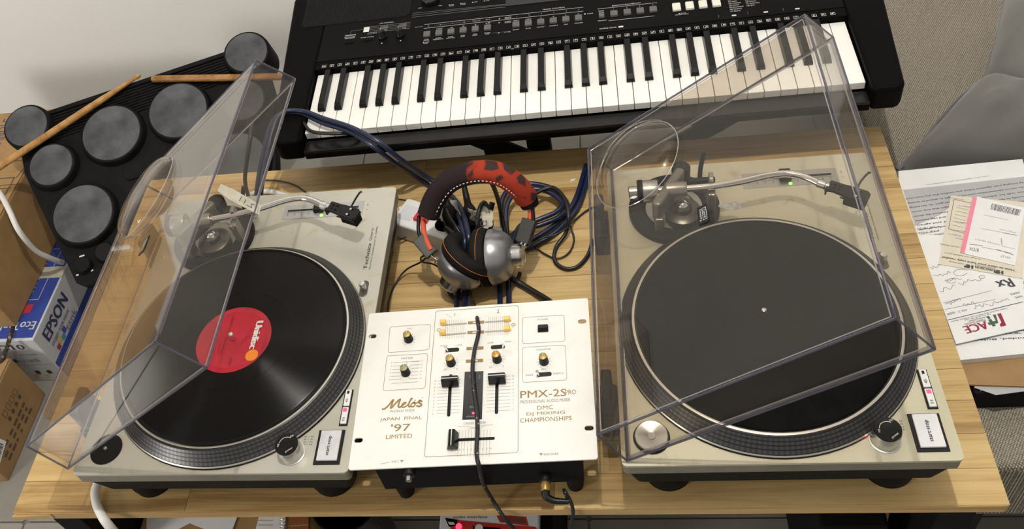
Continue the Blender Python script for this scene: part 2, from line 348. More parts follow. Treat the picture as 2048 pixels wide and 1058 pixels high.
# ------------------------------------------------------------------ lettering
_tc = {}
def glyphs(s):
    if s in _tc: return _tc[s]
    c = bpy.data.curves.new('t', 'FONT'); c.body = s; c.resolution_u = 2; c.fill_mode = 'FRONT'
    o = bpy.data.objects.new('t', c); COL.objects.link(o)
    dg = bpy.context.evaluated_depsgraph_get(); me = bpy.data.meshes.new_from_object(o.evaluated_get(dg))
    vs = [v.co.copy() for v in me.vertices]; fs = [tuple(p.vertices) for p in me.polygons]
    bpy.data.objects.remove(o); bpy.data.curves.remove(c); bpy.data.meshes.remove(me)
    _tc[s] = (vs, fs); return vs, fs
class Print:
    """flat print: letters and lines on the plane z of a frame"""
    def __init__(s, z=.0003): s.b = MB(); s.z = z
    def text(s, t, x, y, h, w=None, rot=0, mi=0, bold=0, shear=0, al='c', z=None):
        vs, fs = glyphs(t)
        if not vs: return s
        x0, x1 = min(v.x for v in vs), max(v.x for v in vs); y0, y1 = min(v.y for v in vs), max(v.y for v in vs)
        sy = h/max(y1-y0, 1e-6); sx = (w/(x1-x0)) if w else sy
        ax = {'c': (x0+x1)/2, 'l': x0, 'r': x1}[al]; c, n = math.cos(R(rot)), math.sin(R(rot)); zz = s.z if z is None else z
        for off in ([0] if not bold else [-bold, 0, bold]):
            P = []
            for v in vs:
                a, b = (v.x-ax)*sx + off, (v.y-(y0+y1)/2)*sy; a += shear*b
                P.append((x + a*c - b*n, y + a*n + b*c, zz + off*.02))
            s.b.add(P, fs, mi)
        return s
    def line(s, pts, w, mi=0, closed=False):
        P = [Vector(p).to_2d() for p in pts]
        if closed: P = P + [P[0]]
        for a, b in zip(P, P[1:]):
            d = (b-a)
            if d.length < 1e-7: continue
            n = Vector((-d.y, d.x)).normalized()*w/2; e = d.normalized()*w/2*.9; s.k = (getattr(s, 'k', 0)+1) % 9; z = s.z + s.k*4e-6
            s.b.add([(*(a-e-n), z), (*(b+e-n), z), (*(b+e+n), z), (*(a-e+n), z)], [(0, 1, 2, 3)], mi)
        return s
    def rect(s, x0, x1, y0, y1, mi=0, z=None): s.b.add([(x0, y0, z or s.z), (x1, y0, z or s.z), (x1, y1, z or s.z), (x0, y1, z or s.z)], [(0, 1, 2, 3)], mi); return s
    def poly(s, pts, mi=0, z=None): s.b.add([(*p, z or s.z) for p in pts], [tuple(range(len(pts)))], mi); return s
    def build(s, name, mats, parent, X=None):
        o = s.b.build(name, mats, parent)
        if X is not None: o.matrix_local = X
        o['kind'] = 'stuff'
        return o
def scribble(p, x, y, w, h, n, mi=0, lw=.0006, rot=0, seed=1):
    rd = random.Random(seed); c, s_ = math.cos(R(rot)), math.sin(R(rot)); pts = []
    for i in range(n):
        a = (i/(n-1) - .5)*w + rd.uniform(-.12, .12)*w/3; b = (rd.random()-.5)*h*(1.6 if i % 2 else .8); pts.append((a, b))
    sp = [q.to_2d() for q in spline([(*q, 0) for q in pts], 4)]
    p.line([(x + q.x*c - q.y*s_, y + q.x*s_ + q.y*c) for q in sp], lw, mi)

# ================================================================== THE ROOM
struct(MB().box(-2.4, 2.6, 1.32, 1.40, FLOOR, 2.3).build('wall_back', M['wall']))
struct(MB().box(-2.4, 2.6, -2.2, 1.40, 2.5, 2.56).build('ceiling', M['ceiling']))
fl = struct(MB().box(-2.4, 2.6, -2.2, 1.40, FLOOR-.03, FLOOR-.003).build('floor', M['grout']))
tb = MB(); tb.prism(rrect(-.2608, .2608, -.2608, .2608, .004, 1), -.002, 0); tile0 = None
for i in range(-4, 5):
    for j in range(-4, 3):
        x, y = .12 + .525*(i-.5), .18 + .525*(j-.5)
        if not (-2.2 < x < 2.4 and -2 < y < 1.2): continue
        if tile0 is None: tile0 = tb.build('tile', M['tile'], fl, loc=(x, y, FLOOR))
        else:
            q = tile0.copy(); q.location = (x, y, FLOOR); COL.objects.link(q); q.parent = fl
# ================================================================== TABLE
TW, TD = 1.2235, .6093; hx = TW/2
table = empty('coffee_table', 'long wooden table with pale pine strips carrying both turntables and the white mixer', 'table', loc=(0, 0, FLOOR))
TZ = -FLOOR
rows = 14; rh = TD/rows; rd = random.Random(5); k = 0
strips = []
for i in range(rows):
    y0 = i*rh; xs = [-hx]; x = -hx - rd.uniform(0, .35)
    while True:
        x += rd.uniform(.30, .52)
        if x > hx - .08: break
        if x > -hx + .08: xs.append(x)
    xs.append(hx)
    for a, b in zip(xs, xs[1:]):
        poly = [[a, y0], [b, y0], [b, y0+rh], [a, y0+rh]]; r = .022
        if i == rows-1 and b == hx: poly = [(a, y0), (b, y0), (b, y0+rh-r), (b-r*.3, y0+rh-r*.3), (b-r, y0+rh), (a, y0+rh)]
        if i == rows-1 and a == -hx: poly = [(a, y0), (b, y0), (b, y0+rh), (a+r, y0+rh), (a+r*.3, y0+rh-r*.3), (a, y0+rh-r)]
        cx = (a+b)/2; cy = y0 + rh/2; dz = rd.uniform(0, .00006)
        o = MB().prism([((p[0]-cx)*(1 - .0006/(b-a)), (p[1]-cy)*(1-.0006/rh)) for p in poly], -.0158, -dz).build('wood_strip', M['wood'], table, loc=(cx, cy, TZ)); strips.append(o)
part(MB().prism(rrect(-hx, hx, -.0008, TD-.0005, .004), -.0165, -.0012).build('edge_band', M['wood_edge'], table, loc=(0, 0, TZ)), 'tan edge band under the pine strips')
chip = MB().prism([(-hx-.002, -.004), (-hx+.055, -.0016), (-hx+.05, .0), (-hx+.002, .003)], -.014, -.004).build('peeled_edge', M['wood_edge'], table, loc=(0, 0, TZ))
for sx in (-1, 1):
    for yy in (.02, TD-.12):
        a, b = sorted((sx*(hx-.014), sx*(hx-.056)))
        MB().box(a, b, yy, yy+.10, 0, TZ-.0168).build('leg', M['black_matte'], table, bevel=.002)
    a, b = sorted((sx*(hx-.014), sx*(hx-.056)))
    MB().box(a, b, .121, TD-.121, TZ-.0565, TZ-.0168).build('side_rail', M['black_matte'], table, bevel=.002)
# ================================================================== TURNTABLES
def make_cover(root, side):
    th, hxx, cy, hz = dict(L=(.676461, -.007312, .004808, .001724), R=(.630152, .005509, .001799, .002791))[side]
    cw, cl, ch, dr = .347846, .448629, .057548, .005649
    t = .0045; b = MB()
    def ringp(o, z): 
        q = o + dr*max(z, 0)/ch
        return [(q, q, z), (cw-q, q, z), (cw-q, cl-q, z), (q, cl-q, z)]
    for off, zt in ((0, ch), (t, ch-t)):
        b.add(ringp(off, 0) + ringp(off, zt), [(0, 1, 5, 4), (1, 2, 6, 5), (2, 3, 7, 6), (3, 0, 4, 7)])
    bc = (.085, .362); br = .0655; bh = .021
    for off, zt, r in ((0, ch, br), (t, ch-t, br-.002)):
        q = ringp(off, zt); bm = bmesh.new(); es = []
        for poly in ([(p[0], p[1]) for p in q], circ(*bc, r, 40)):
            vs = [bm.verts.new((*p, zt)) for p in poly]; es += [bm.edges.new((vs[i], vs[(i+1) % len(vs)])) for i in range(len(vs))]
        bmesh.ops.triangle_fill(bm, use_beauty=True, edges=es); bm.verts.index_update()
        b.add([v.co.copy() for v in bm.verts], [tuple(v.index for v in f.verts) for f in bm.faces]); bm.free()
        prof = [(r*math.sin(R(a)) if a < 90 else r, zt + bh*math.cos(R(a))**.8) for a in range(0, 90, 9)][1:] + [(r, zt)]
        prof = [(.0001, zt+bh)] + prof
        b.lathe(prof, 40, Matrix.Translation((bc[0], bc[1], 0)), caps=False)
    n = len(b.v); b.add(ringp(0, 0) + ringp(t, 0), [(i, (i+1) % 4, 4+(i+1) % 4, 4+i) for i in range(4)], 1)
    o4, i4 = ringp(.0006, 0), ringp(.0006, ch-.0006)
    for i in range(4):
        b.tube([i4[i], i4[(i+1) % 4]], .0014, 6, 1, 0); b.tube([o4[i], i4[i]], .0012, 6, 1, 0); b.tube([o4[i], o4[(i+1) % 4]], .0013, 6, 1, 0)
    # rim of the raised bump
    b.tube([(bc[0]+br*math.cos(a*math.pi/20), bc[1]+br*math.sin(a*math.pi/20), ch+.0002) for a in range(41)], .0007, 4, 2, 0)
    for i in range(4):
        i5 = [(p[0] + (.0042 if p[0] < .1 else -.0042), p[1] + (.0042 if p[1] < .1 else -.0042), ch-.0016) for p in i4]; o5 = [(p[0] + (.0048 if p[0] < .1 else -.0048), p[1] + (.0048 if p[1] < .1 else -.0048), 0) for p in o4]
        b.tube([i5[i], i5[(i+1) % 4]], .0007, 4, 2, 0); b.tube([o5[i], o5[(i+1) % 4]], .0009, 4, 2, 0)
    c = b.build('dust_cover', [M['acrylic'], M['acrylic_edge'], M['acrylic_light']], root, smooth=25)
    c.location = (hxx, cy + (.453-cl)/2, .1 + hz); c.rotation_euler = (0, -th, 0)
    part(c, 'clear scuffed acrylic lid hinged open')
    bd = MB().box(.164, .177, .2115, .2385, ch+.0002, ch+.0012).build('badge', M['black_gloss'], c, bevel=.0004)
    p = Print(ch+.0014); p.text('Technics', .1675, .225, .0028, .018, 90); p.line([(.1705, .2165), (.1755, .2165), (.1755, .2335), (.1705, .2335)], .0005, 0, True); p.text('QUARTZ', .173, .225, .0026, .013, 90)
    p.build('badge_lettering', [M['print_white']], c)
    if side == 'L':
        X = Matrix(((0, 0, 1, cw-.0007), (1, 0, 0, .2165), (0, 1, 0, .0215), (0, 0, 0, 1)))    # x along the lid's front wall, y up the wall
        tp = MB()
        pl = [(-.0072, -.026), (.0072, -.025), (.0082, .010), (.0058, .027), (-.0058, .028), (-.0086, .012)]
        tp.prism(pl, 0, .0006); tp.box(-.0072, .0072, -.0275, -.0245, -.006, .0006)
        q = tp.build('masking_tape', M['tape'], c); q.matrix_local = X
        p = Print(.0009); p.line([(-.003, .0), (.004, -.001)], .0009); p.line([(-.003, -.006), (.0035, -.007)], .0008); p.line([(-.003, -.010), (-.003, -.0165), (.002, -.015), (.0035, -.019)], .0008)
        p.build('tape_writing', [M['ink']], c, X)
    else:
        cp = MB()
        rd = random.Random(3)
        cp.add([(.195, .245, ch+.0006), (.215, .236, ch+.004), (.222, .247, ch+.001), (.208, .256, ch+.005), (.198, .262, ch+.0008), (.205, .249, ch+.006)], [(0, 1, 5), (1, 2, 5), (2, 3, 5), (3, 4, 5), (4, 0, 5)])
    return c
def make_tt(side, x, y, a):
    T = empty('turntable', 'worn silver turntable under an open lid, playing the red labelled record' if side == 'L' else 'yellowed silver turntable with a bare black slipmat under its raised lid', 'turntable', loc=(x, y, 0), rz=a)
    Z = .1; WD, DP = .353, .453; metal = M['tt'] if side == 'L' else M['tt2']
    pc = (.1749, .1755)
    pl = MB(); plate_with_holes(pl, rrect(0, WD, 0, DP, .006), [circ(pc[0], pc[1], .1712, 72)], Z-.0035, Z); pl.build('plinth_top', metal, T, bevel=.0010)
    part(MB().prism(rrect(.0006, WD-.0006, .0006, DP-.0006, .006), Z-.021, Z-.0037).build('plinth_edge', M['tt_edge'], T, bevel=.0012), 'olive grey metal edge of the plinth, darkened with painted shade')
    MB().prism(rrect(.012, WD-.012, .012, DP-.012, .01), .034, Z-.0212, top=rrect(.003, WD-.003, .003, DP-.003, .008)).build('rubber_base', M['rubber'], T, bevel=.002)
    for fx, fy in ((.052, .045), (WD-.052, .045), (.052, DP-.045), (WD-.052, DP-.045)):
        MB().lathe([(.024, .0345), (.029, .030), (.0305, .016), (.0305, .012), (.029, .010), (.029, 0)], 28).build('foot', M['rubber'], T, smooth=40, loc=(fx, fy, 0))
    # platter: skirt, four dotted bands, bright lip, top
    pr = [(.1695, .0015), (.1705, .003), (.1693, .0046), (.1684, .0052), (.1658, .0086), (.1645, .0094), (.1625, .0124), (.1613, .0132), (.1594, .0160), (.1582, .0168), (.1565, .0194), (.1555, .0200), (.1535, .0208), (.1506, .0208), (.1500, .0195), (.001, .0195)]
    ms = [0, 2, 0, 1, 0, 1, 0, 1, 0, 1, 0, 0, 2, 0, 0]
    P = MB().lathe(pr, 96, mis=ms, caps=False).build('platter', [M['rim_dark'], M['rim_dots'], M['rim_bright']], T, smooth=60, loc=(pc[0], pc[1], Z))
    MB().lathe([(.0036, .019), (.0036, .0335), (.0028, .0352), (.001, .036), (.0001, .036)], 16).build('spindle', M['chrome'], P, smooth=40)
    # start-stop
    f = MB().box(.3085, .3412, .0098, .0545, Z, Z+.0012).build('start_stop_button', M['black'], T, bevel=.0004)
    MB().box(.3125, .3378, .0140, .0525, Z+.0012, Z+.0042).build('button_cap', mottled('button_cap_grey', (.50, .50, .515), (.60, .60, .61), 40, .45) if side == 'L' else mottled('button_cap_pale', (.66, .66, .68), (.42, .42, .44), 24, .45, lo=.55, hi=.85), f, bevel=.0006)
    # speed keys
    f = MB().box(.3315, .3425, .0598, .1092, Z, Z+.001).build('speed_key_frame', M['black'], T, bevel=.0003)
    for j, (y0, y1) in enumerate(((.0615, .0838), (.0856, .1078))):
        kx = MB().box(.3335, .3410, y0, y1, Z+.001, Z+.0034).build('speed_key', M['white_plastic'], f, bevel=.0005)
    MB().box(.3345, .3395, .0772, .0820, Z+.0034, Z+.0038).build('speed_light', M['red_led'], f)
    part(MB().box(.3358, .3385, .1020, .1058, Z+.0034, Z+.0038).build('speed_light', M['black'], f), 'unlit speed light')
    # power dial
    d = MB().lathe([(.0165, 0), (.0165, .0012), (.0150, .0014), (.0145, .019), (.0140, .0205), (.0001, .0205)], 32).build('power_dial', M['alu'], T, smooth=35, loc=(.2795, .0255, Z))
    MB().lathe([(.0140, .0205), (.0142, .0212), (.0138, .0228), (.0001, .0232)], 32).build('dial_cap', M['black_gloss'], d, smooth=35)
    p = Print(.0234); p.line([(.0085*math.cos(R(t)), .0085*math.sin(R(t))) for t in range(60, 175, 8)], .0006); p.text('on', .0050, .0098, .0024, .004, 20); p.text('off', -.0095, -.002, .0024, .0042, 75); p.text('power', .0055, -.0082, .0026, .0095, 35)
    p.build('dial_lettering', [M['print_white']], d)
    # strobe lamp glow housing beside dial
    MB().lathe([(.0035, 0), (.0035, .006), (.0001, .007)], 16).build('strobe_lamp', mat('strobe_red', (1, .03, .06), .4, emit=9), T, loc=(.2660, .0390, Z))
    # 45 adapter recess
    MB().lathe([(.0205, .0001), (.0205, .0008), (.0190, .0009), (.0185, .0004), (.0001, .0004)], 36).build('adapter_recess', M['black_gloss'], T, smooth=30, loc=(.0345, .0336, Z))
    if side == 'L': part(MB().lathe([(.0022, .0004), (.0022, .004), (.0001, .0045)], 12).build('adapter_pin', M['steel'], T, smooth=40, loc=(.0345, .0336, Z)), 'small steel pin in the empty black recess')
    # tonearm base
    rx, ry = .0874, .3688
    MB().lathe([(.0602, 0), (.0602, .0085), (.0570, .0115), (.0440, .0115), (.0400, .0085), (.0385, .0045), (.0001, .0045)], 56).build('tonearm_base', M['ring'], T, smooth=35, loc=(rx, ry, Z))
    MB().lathe([(.0375, .0046), (.0375, .0075), (.0290, .0085), (.0280, .0065), (.0001, .0065)], 40).build('height_ring', M['steel'], T, smooth=35, loc=(rx, ry, Z))
    MB().lathe([(.0082, .0310), (.0075, .0345), (.0040, .0372), (.0001, .0378)], 24).build('pivot_cap', M['chrome'], T, smooth=50, loc=(rx+.010, ry-.018, Z))
    MB().lathe([(.0240, .0066), (.0240, .0200), (.0200, .0220), (.0120, .0230), (.0115, .030), (.0070, .0345), (.0001, .036)], 32).build('pivot_housing', M['steel_dark'], T, smooth=35, loc=(rx+.010, ry-.018, Z))
    g = MB(); g.prism(rrect(-.039, .034, -.0065, .0065, .005), .028, .060); g.build('gimbal', M['steel_mid'], T, bevel=.003, loc=(rx-.006, ry-.006, Z)).rotation_euler = (0, 0, R(58))
    MB().box(-.006, .006, -.010, .010, .006, .034).build('gimbal_post', M['steel_mid'], T, bevel=.002, loc=(rx-.022, ry-.034, Z))
    MB().lathe([(.0125, -.008), (.0125, .006), (.0105, .0085), (.0001, .009)], 28).build('anti_skate_dial', M['black_gloss'], T, smooth=40, loc=(rx+.012, ry+.030, Z+.046))
    lv = MB(); lv.tube([(.126, .414, Z+.012), (.128, .420, Z+.030), (.133, .430, Z+.046)], .0032, 8); lv.build('cueing_lever', M['black'], T, smooth=50)
    MB().box(.108, .146, .405, .412, Z+.004, Z+.018).build('lever_bracket', M['ring'], T, bevel=.002)
    ar = MB(); ar.box(.130, .140, .352, .368, Z+.005, Z+.046); ar.box(.1325, .1385, .366, .3785, Z+.044, Z+.062); ar.box(.1325, .1385, .346, .3505, Z+.044, Z+.052)
    ar.build('arm_rest', M['steel'], T, bevel=.0012)
    if side == 'R':
        cl_ = MB(); cl_.add([(.142, .345, Z+.030), (.160, .336, Z+.030), (.172, .343, Z+.028), (.166, .350, Z+.034), (.156, .352, Z+.028), (.146, .352, Z+.032), (.157, .344, Z+.037)], [(0, 1, 6), (1, 2, 6), (2, 3, 6), (3, 4, 6), (4, 5, 6), (5, 0, 6)])
        part(cl_.build('crumpled_tape', M['cellotape'], T), 'crumpled clear tape stuck to the arm rest')
    # tonearm
    az = .052; dth = R(7.2) if side == 'L' else 0; px_, py_ = .0874, .360
    A = MB().tube([(-.020, 0, 0), (.005, .0006, 0), (.045, .0012, 0), (.085, .006, 0), (.120, .0135, 0), (.140, .0152, 0), (.154, .0122, 0), (.168, .0040, 0), (.180, -.0060, 0)], .0047, 12).build('tonearm', M['chrome'], T, smooth=60, loc=(px_, py_, Z+az))
    A.rotation_euler = (0, 0, dth)
    Xx = Matrix.Rotation(R(-90), 4, 'Y')
    MB().lathe([(.0060, .010), (.0060, .020), (.0145, .021), (.0152, .0235), (.0152, .045), (.0140, .0475), (.0085, .048), (.0085, .058), (.0070, .059), (.0001, .059)], 32, Xx).build('counterweight', M['alu'], A, smooth=35)
    MB().lathe([(.0156, .0405), (.0160, .0410), (.0160, .0465), (.0150, .0478)], 32, Xx).build('weight_dial', M['ring'], A, smooth=35)
    MB().lathe([(.0095, -.016), (.0105, -.012), (.0105, .010), (.0085, .012)], 24, Xx).build('arm_tube_housing', M['steel'], A, smooth=35)
    ha = R(-31); Xh = Matrix.Translation((.180, -.0060, 0)) @ Matrix.Rotation(ha, 4, 'Z')
    MB().lathe([(.0050, -.002), (.0058, -.001), (.0058, .008), (.0048, .009), (.0048, .013)], 20, Xh @ Matrix.Rotation(R(90), 4, 'Y')).build('arm_collar', mottled('taped_collar', (.62, .62, .62), (.42, .42, .42), 200, .3, .4) if side == 'L' else M['alu'], A, smooth=35)
    hs = MB(); outl = [(.010, -.0088), (.020, -.0068), (.030, -.0078), (.036, -.0098), (.058, -.0098), (.062, -.0060), (.062, .0060), (.058, .0098), (.036, .0098), (.030, .0088), (.012, .0090)]
    hol = [circ(.019, .003, .0018, 8), circ(.0195, -.0025, .0014, 8), circ(.0255, .0035, .0016, 8), circ(.026, -.003, .0016, 8), circ(.050, .0052, .0014, 10), circ(.050, -.0052, .0014, 10)]
    plate_with_holes(hs, outl, hol, -.001, .0035)
    hs.box(.0105, .0125, -.0088, .009, -.0075, -.001); hs.box(.030, .060, -.0098, -.0088, -.0035, -.001); hs.box(.030, .060, .0088, .0098, -.0035, -.001)
    h = hs.build('headshell', M['black'], A, bevel=.0005); h.matrix_local = Xh
    MB().box(.034, .060, -.0075, .0075, -.016, -.0012).build('cartridge', M['black_matte'], h, bevel=.001)
    fl_ = MB().tube([(.044, .0095, .002), (.045, .020, .006), (.049, .030, .0125), (.0515, .0325, .0125)], .0015, 6, flat=.6).build('finger_lift', M['black'], h, smooth=50)
    for sy in (-1, 1): MB().lathe([(.0019, .0036), (.0017, .0046), (.0001, .0048)], 10).build('screw', M['alu'], h, smooth=40, loc=(.047, sy*.0050, 0))
    w = MB(); w.tube([(.012, .002, -.003), (.018, .003, -.001), (.027, .001, -.004), (.034, .003, -.006)], .0006, 5); w.build('lead_wire', M['red_plastic'], h)
    # pitch fader
    pf = MB().box(.1835, .3072, .4005, .4280, Z, Z+.0006).build('pitch_fader', M['steel'] if side == 'R' else mottled('fader_plate', (.40, .40, .395), (.35, .35, .345), 15, .4, .3), T, bevel=.0002)
    MB().box(.190, .300, .4150, .4185, Z+.0006, Z+.0009).build('fader_slot', M['black_gloss'], pf)
    MB().box(.232, .2475, .4085, .4265, Z+.0009, Z+.0085).build('fader_knob', M['black'], pf, bevel=.0015)
    MB().lathe([(.0024, .0006), (.0024, .0014), (.0001, .0016)], 12).build('pitch_light', M['green_led'], pf, smooth=40, loc=(.245, .4040, Z))
    p = Print(Z+.0009)
    for i in range(11): p.line([(.1915 + .0107*i, .4075), (.1915 + .0107*i, .4105)], .0007)
    p.line([(.1885, .4125), (.3, .4125)], .0004)
    p.build('fader_scale', [M['print_black']], pf)
    # cue light
    tl = MB().prism(rrect(.3258, .3372, .2520, .2790, .0055), Z, Z+.0008).build('cue_light', M['steel_dark'], T, bevel=.0003)
    MB().lathe([(.0045, .0008), (.0045, .012), (.0040, .0132), (.0001, .0136)], 20).build('cue_lamp', M['alu'], tl, smooth=35, loc=(.3312, .2655, Z))
    # hinges
    for yy in (.088, .365):
        hb = MB(); hb.box(-.022, -.0015, yy-.024, yy+.024, .045, .088); hb.box(-.019, -.006, yy-.020, yy+.020, .088, .128)
        hb.build('hinge', M['black'], T, bevel=.003)
    p = Print(Z+.0003)
    p.text('Technics', .3275, .322, .0052, .046, 90, bold=.00022); p.text('Quartz', .3278, .362, .0042, .024, 90)
    p.text('Direct Drive Turntable System  SL-1200MK2', .3345, .338, .0030, .078, 90)
    p.text('start·stop', .3255, .0325, .0048, .025, 90, z=Z+.0045, bold=.00015); p.text('33', .337, .0668, .0030, .0052, 90, z=Z+.0038); p.text('45', .337, .0925, .0030, .0052, 90, z=Z+.0038)
    for i in range(4):
        p.text(['78', '45', '33', '16'][i], .3005, .0405-.0034*i+.006, .0016, .0034, 0); p.text('·', .2965, .0465-.0034*i, .001, .001); p.text(['50', '60', '50', '60'][i], .2925, .0465-.0034*i, .0016, .0030)
    p.text('+8', .3135, .4195, .0022, .004, 90); p.text('0', .3135, .4105, .002, .0018, 90)
    p.build('printed_lettering', [M['print_black']], T)
    make_cover(T, side)
    return T
TTL = make_tt('L', -.474014, .003289, -.006171)
TTR = make_tt('R', .193215, .003702, .001596)
def ttw(T, x, y, z): return T.matrix_world @ Vector((x, y, z))
# record
q = ttw(TTL, .1749, .1755, .1195+.0014)
REC = empty('vinyl_record', 'black record with a red centre label lying on the turning platter', 'record', loc=q, rz=-.006)
rp = [(.0508, .0020), (.0600, .0018), (.1440, .0018), (.1462, .0012), (.1490, .0024), (.1505, .0024), (.1510, .0014), (.1505, .0004), (.0508, .0002)]
MB().lathe(rp, 128, caps=False).build('grooved_disc', M['vinyl'], REC, smooth=30)
MB().lathe([(.0038, .0004), (.0038, .0021), (.0420, .0021), (.0435, .0025), (.0450, .0021), (.0507, .0021), (.0507, .0004)], 72, caps=False).build('centre_label', M['label'], REC, smooth=20)
p = Print(.0029)
p.text('Unidisc', .0305, .005, .0095, .042, -90, mi=0, bold=.0011)
lx = [('STEREO', -.010, .030), ('45 RPM', .004, -.034)]
for t, a, b in lx: p.text(t, a, b, .003, .011, -90, mi=1)
for i, (t, w_) in enumerate((('SPEC 1204', .016), ('SIDE A', .011), ('5:48', .008))): p.text(t, .021-.004*i, .004-.006*i+.004, .0024, w_, -90, mi=1)
for i, w_ in enumerate((.026, .022, .030, .018, .024)): p.text(['DANCE VERSION', 'EXTENDED MIX', 'Produced and arranged', 'Club mix', 'All rights reserved'][i], -.012-.0048*i, -.010, .0024, w_, -90, mi=1)
p.poly(circ(.0315, -.026, .0085, 28), 2, .0026)
p.build('label_print', [M['print_white'], M['maroon'], M['orange']], REC)
# slipmat
q = ttw(TTR, .1749, .1755, .1195+.0004)
sm = MB().lathe([(.0040, .0002), (.0040, .0020), (.1480, .0020), (.1485, .0012), (.1485, .0002)], 96, caps=False).build('slipmat', M['fuzz'], None, smooth=30, loc=q)
tag(sm, 'plain black felt slipmat lying on the idle platter under the dusty lid', 'slipmat')
# 45 adapter
q = ttw(TTR, .0345, .0336, .1004)
ad = empty('record_adapter', 'round aluminium single adapter sitting in the corner recess of the turntable', 'adapter', loc=q)
MB().lathe([(.0030, .0002), (.0030, .0030), (.0044, .0038), (.0175, .0060), (.0186, .0052), (.0186, .0002)], 40, caps=False).build('adapter_disc', M['alu'], ad, smooth=30)
MB().lathe([(.0042, .0041), (.0034, .0012), (.0001, .0010)], 20).build('adapter_hole', M['steel'], ad, smooth=30)
# ================================================================== MIXER
MZ = .1025
MIX = empty('audio_mixer', 'white two channel mixer with gold print standing between the turntables', 'mixer', loc=(-.12017, .00311, 0), rz=.029478)
FM = MIX.matrix_world @ Matrix.Translation((0, 0, MZ))
def mo(u, v, z=0): q = on(FM, u, v, z); return q.x, q.y
def c5(x, y): return mo(700+x/4.808, 580+y/4.808)
def c6(x, y): return mo(940+x/4.807, 580+y/4.807)
def c7(x, y): return mo(690+x/3.326, 740+y/3.326)
def c8(x, y): return mo(940+x/3.328, 740+y/3.328)
def stad(c, w, h): return rrect(c[0]-w/2, c[0]+w/2, c[1]-h/2, c[1]+h/2, h/2*.98, 6)
MW, MD = .28777, .22047
fp = MB(); plate_with_holes(fp, rrect(0, MW, 0, MD, .003), [stad(c5(217, 445), .0105, .0062), stad(c6(1078, 303), .0105, .0062), stad(c7(90, 467), .0105, .0062), stad(c8(793, 386), .0105, .0062)], MZ-.002, MZ)
fp.build('face_plate', M['mixer'], MIX, bevel=.0004)
MB().box(.0286, .268, .004, MD-.004, .0400, MZ-.0022).build('case', M['black_matte'], MIX, bevel=.001)
for a in (.045, .255):
    for b_ in (.02, .2): MB().lathe([(.010, 0), (.012, .0398)], 16).build('foot', M['rubber'], MIX, smooth=40, loc=(a, b_, 0))
G = Print(MZ+.00025)    # 0 gold 1 dim 2 black 3 white
def frame(pts, w=.0005, mi=1):
    P = [Vector(p) for p in pts]; o = []
    for i in range(len(P)):
        a, b_, c = P[i-1], P[i], P[(i+1) % len(P)]; r = .0035
        u1 = (a-b_).normalized(); u2 = (c-b_).normalized()
        for k in range(5): t = k/4; o.append(b_ + u1*r*(1-t)**2 + u2*r*t**2)
    G.line([(q.x, q.y) for q in o], w, mi, True)
frame([c5(385, 355), c5(775, 330), c5(760, 575), c5(365, 603)]); frame([c5(355, 635), c5(748, 612), c5(722, 945), c5(318, 970)])
frame([c5(825, 205), c6(465, 148), c8(320, 550), c7(528, 580)], .0006, 1)
frame([c6(505, 265), c6(905, 242), c6(914, 493), c6(505, 517)]); frame([c6(505, 552), c6(917, 530), c6(932, 865), c6(507, 890)])
def tx(t, c, h, w=None, mi=0, bold=0, **k): G.text(t, c[0], c[1], h, w, 0, mi, bold, **k)
tx('MIC', c5(575, 372), .0024, .0065, 1); tx('MASTER', c5(550, 657), .0026, .0155, 1); tx('1', c5(1008, 237), .0052, None, 1); tx('2', c6(270, 205), .0056, None, 1)
tx('POWER', c6(700, 283), .0025, .0135, 1); tx('MONITOR', c6(710, 572), .0026, .0175, 1); tx('PFL', c6(712, 762), .0025, .006, 1)
tx('PGM', c6(572, 820), .0025, .0085, 1); tx('PGM 2', c6(850, 803), .0025, .0125, 1)
tx('PHONO', c5(905, 537), .0024, .0095, 1); tx('LINE', c5(1053, 530), .0025, .007, 1); tx('LINE', c6(200, 508), .0025, .007, 1); tx('PHONO', c6(362, 497), .0024, .0095, 1)
tx('-20', c5(912, 765), .0023, None, 1); tx('0', c5(1030, 760), .0023, None, 1); tx('-20', c6(195, 742), .0023, None, 1); tx('0', c6(318, 732), .0023, None, 1)
# logo, written as a brush script
s0, s1 = Vector(c7(250, 262)), Vector(c7(515, 185)); lw = (s1.x-s0.x); lh = s1.y-s0.y; ox, oy = s0.x, s0.y
def sc(pts, w): G.line([(ox + a*lw, oy + b_*lh) for a, b_ in [(q.x, q.y) for q in spline([(*t, 0) for t in pts], 5)]], w, 0)
sc([(.0, .02), (.06, .06), (.15, .42), (.22, .82), (.25, .93), (.24, .7), (.22, .35), (.21, .12), (.24, .16), (.33, .6), (.40, .9), (.43, .93), (.41, .6), (.40, .25), (.43, .12), (.47, .2)], .0021)
sc([(.47, .22), (.55, .42), (.585, .55), (.55, .6), (.50, .42), (.49, .2), (.53, .1), (.60, .2), (.66, .45), (.71, .85), (.735, .97), (.71, .95), (.68, .65), (.665, .3), (.68, .12), (.72, .14)], .0017)
sc([(.80, .5), (.76, .5), (.725, .3), (.74, .12), (.79, .12), (.83, .32), (.82, .48), (.79, .52), (.86, .46), (.93, .72), (.945, .75)], .0016)
sc([(.99, .62), (.945, .68), (.92, .52), (.97, .36), (.985, .2), (.94, .1), (.88, .16)], .0022); sc([(.80, .62), (.83, .82)], .0008)
G.rect(*[f(q) for q in ()] or (c7(516, 184)[0]-.0004, c7(516, 184)[0]+.0006, c7(516, 184)[1]-.0004, c7(516, 184)[1]+.0004), 2)
tx('WORLD WIDE', c7(380, 272), .0031, .031, 1); tx('JAPAN  FINAL', c7(372, 326), .0054, .0515, 0); tx("'97", c7(370, 383), .0098, .0235, 0, .00012); tx('LIMITED', c7(360, 442), .0054, .032, 0)
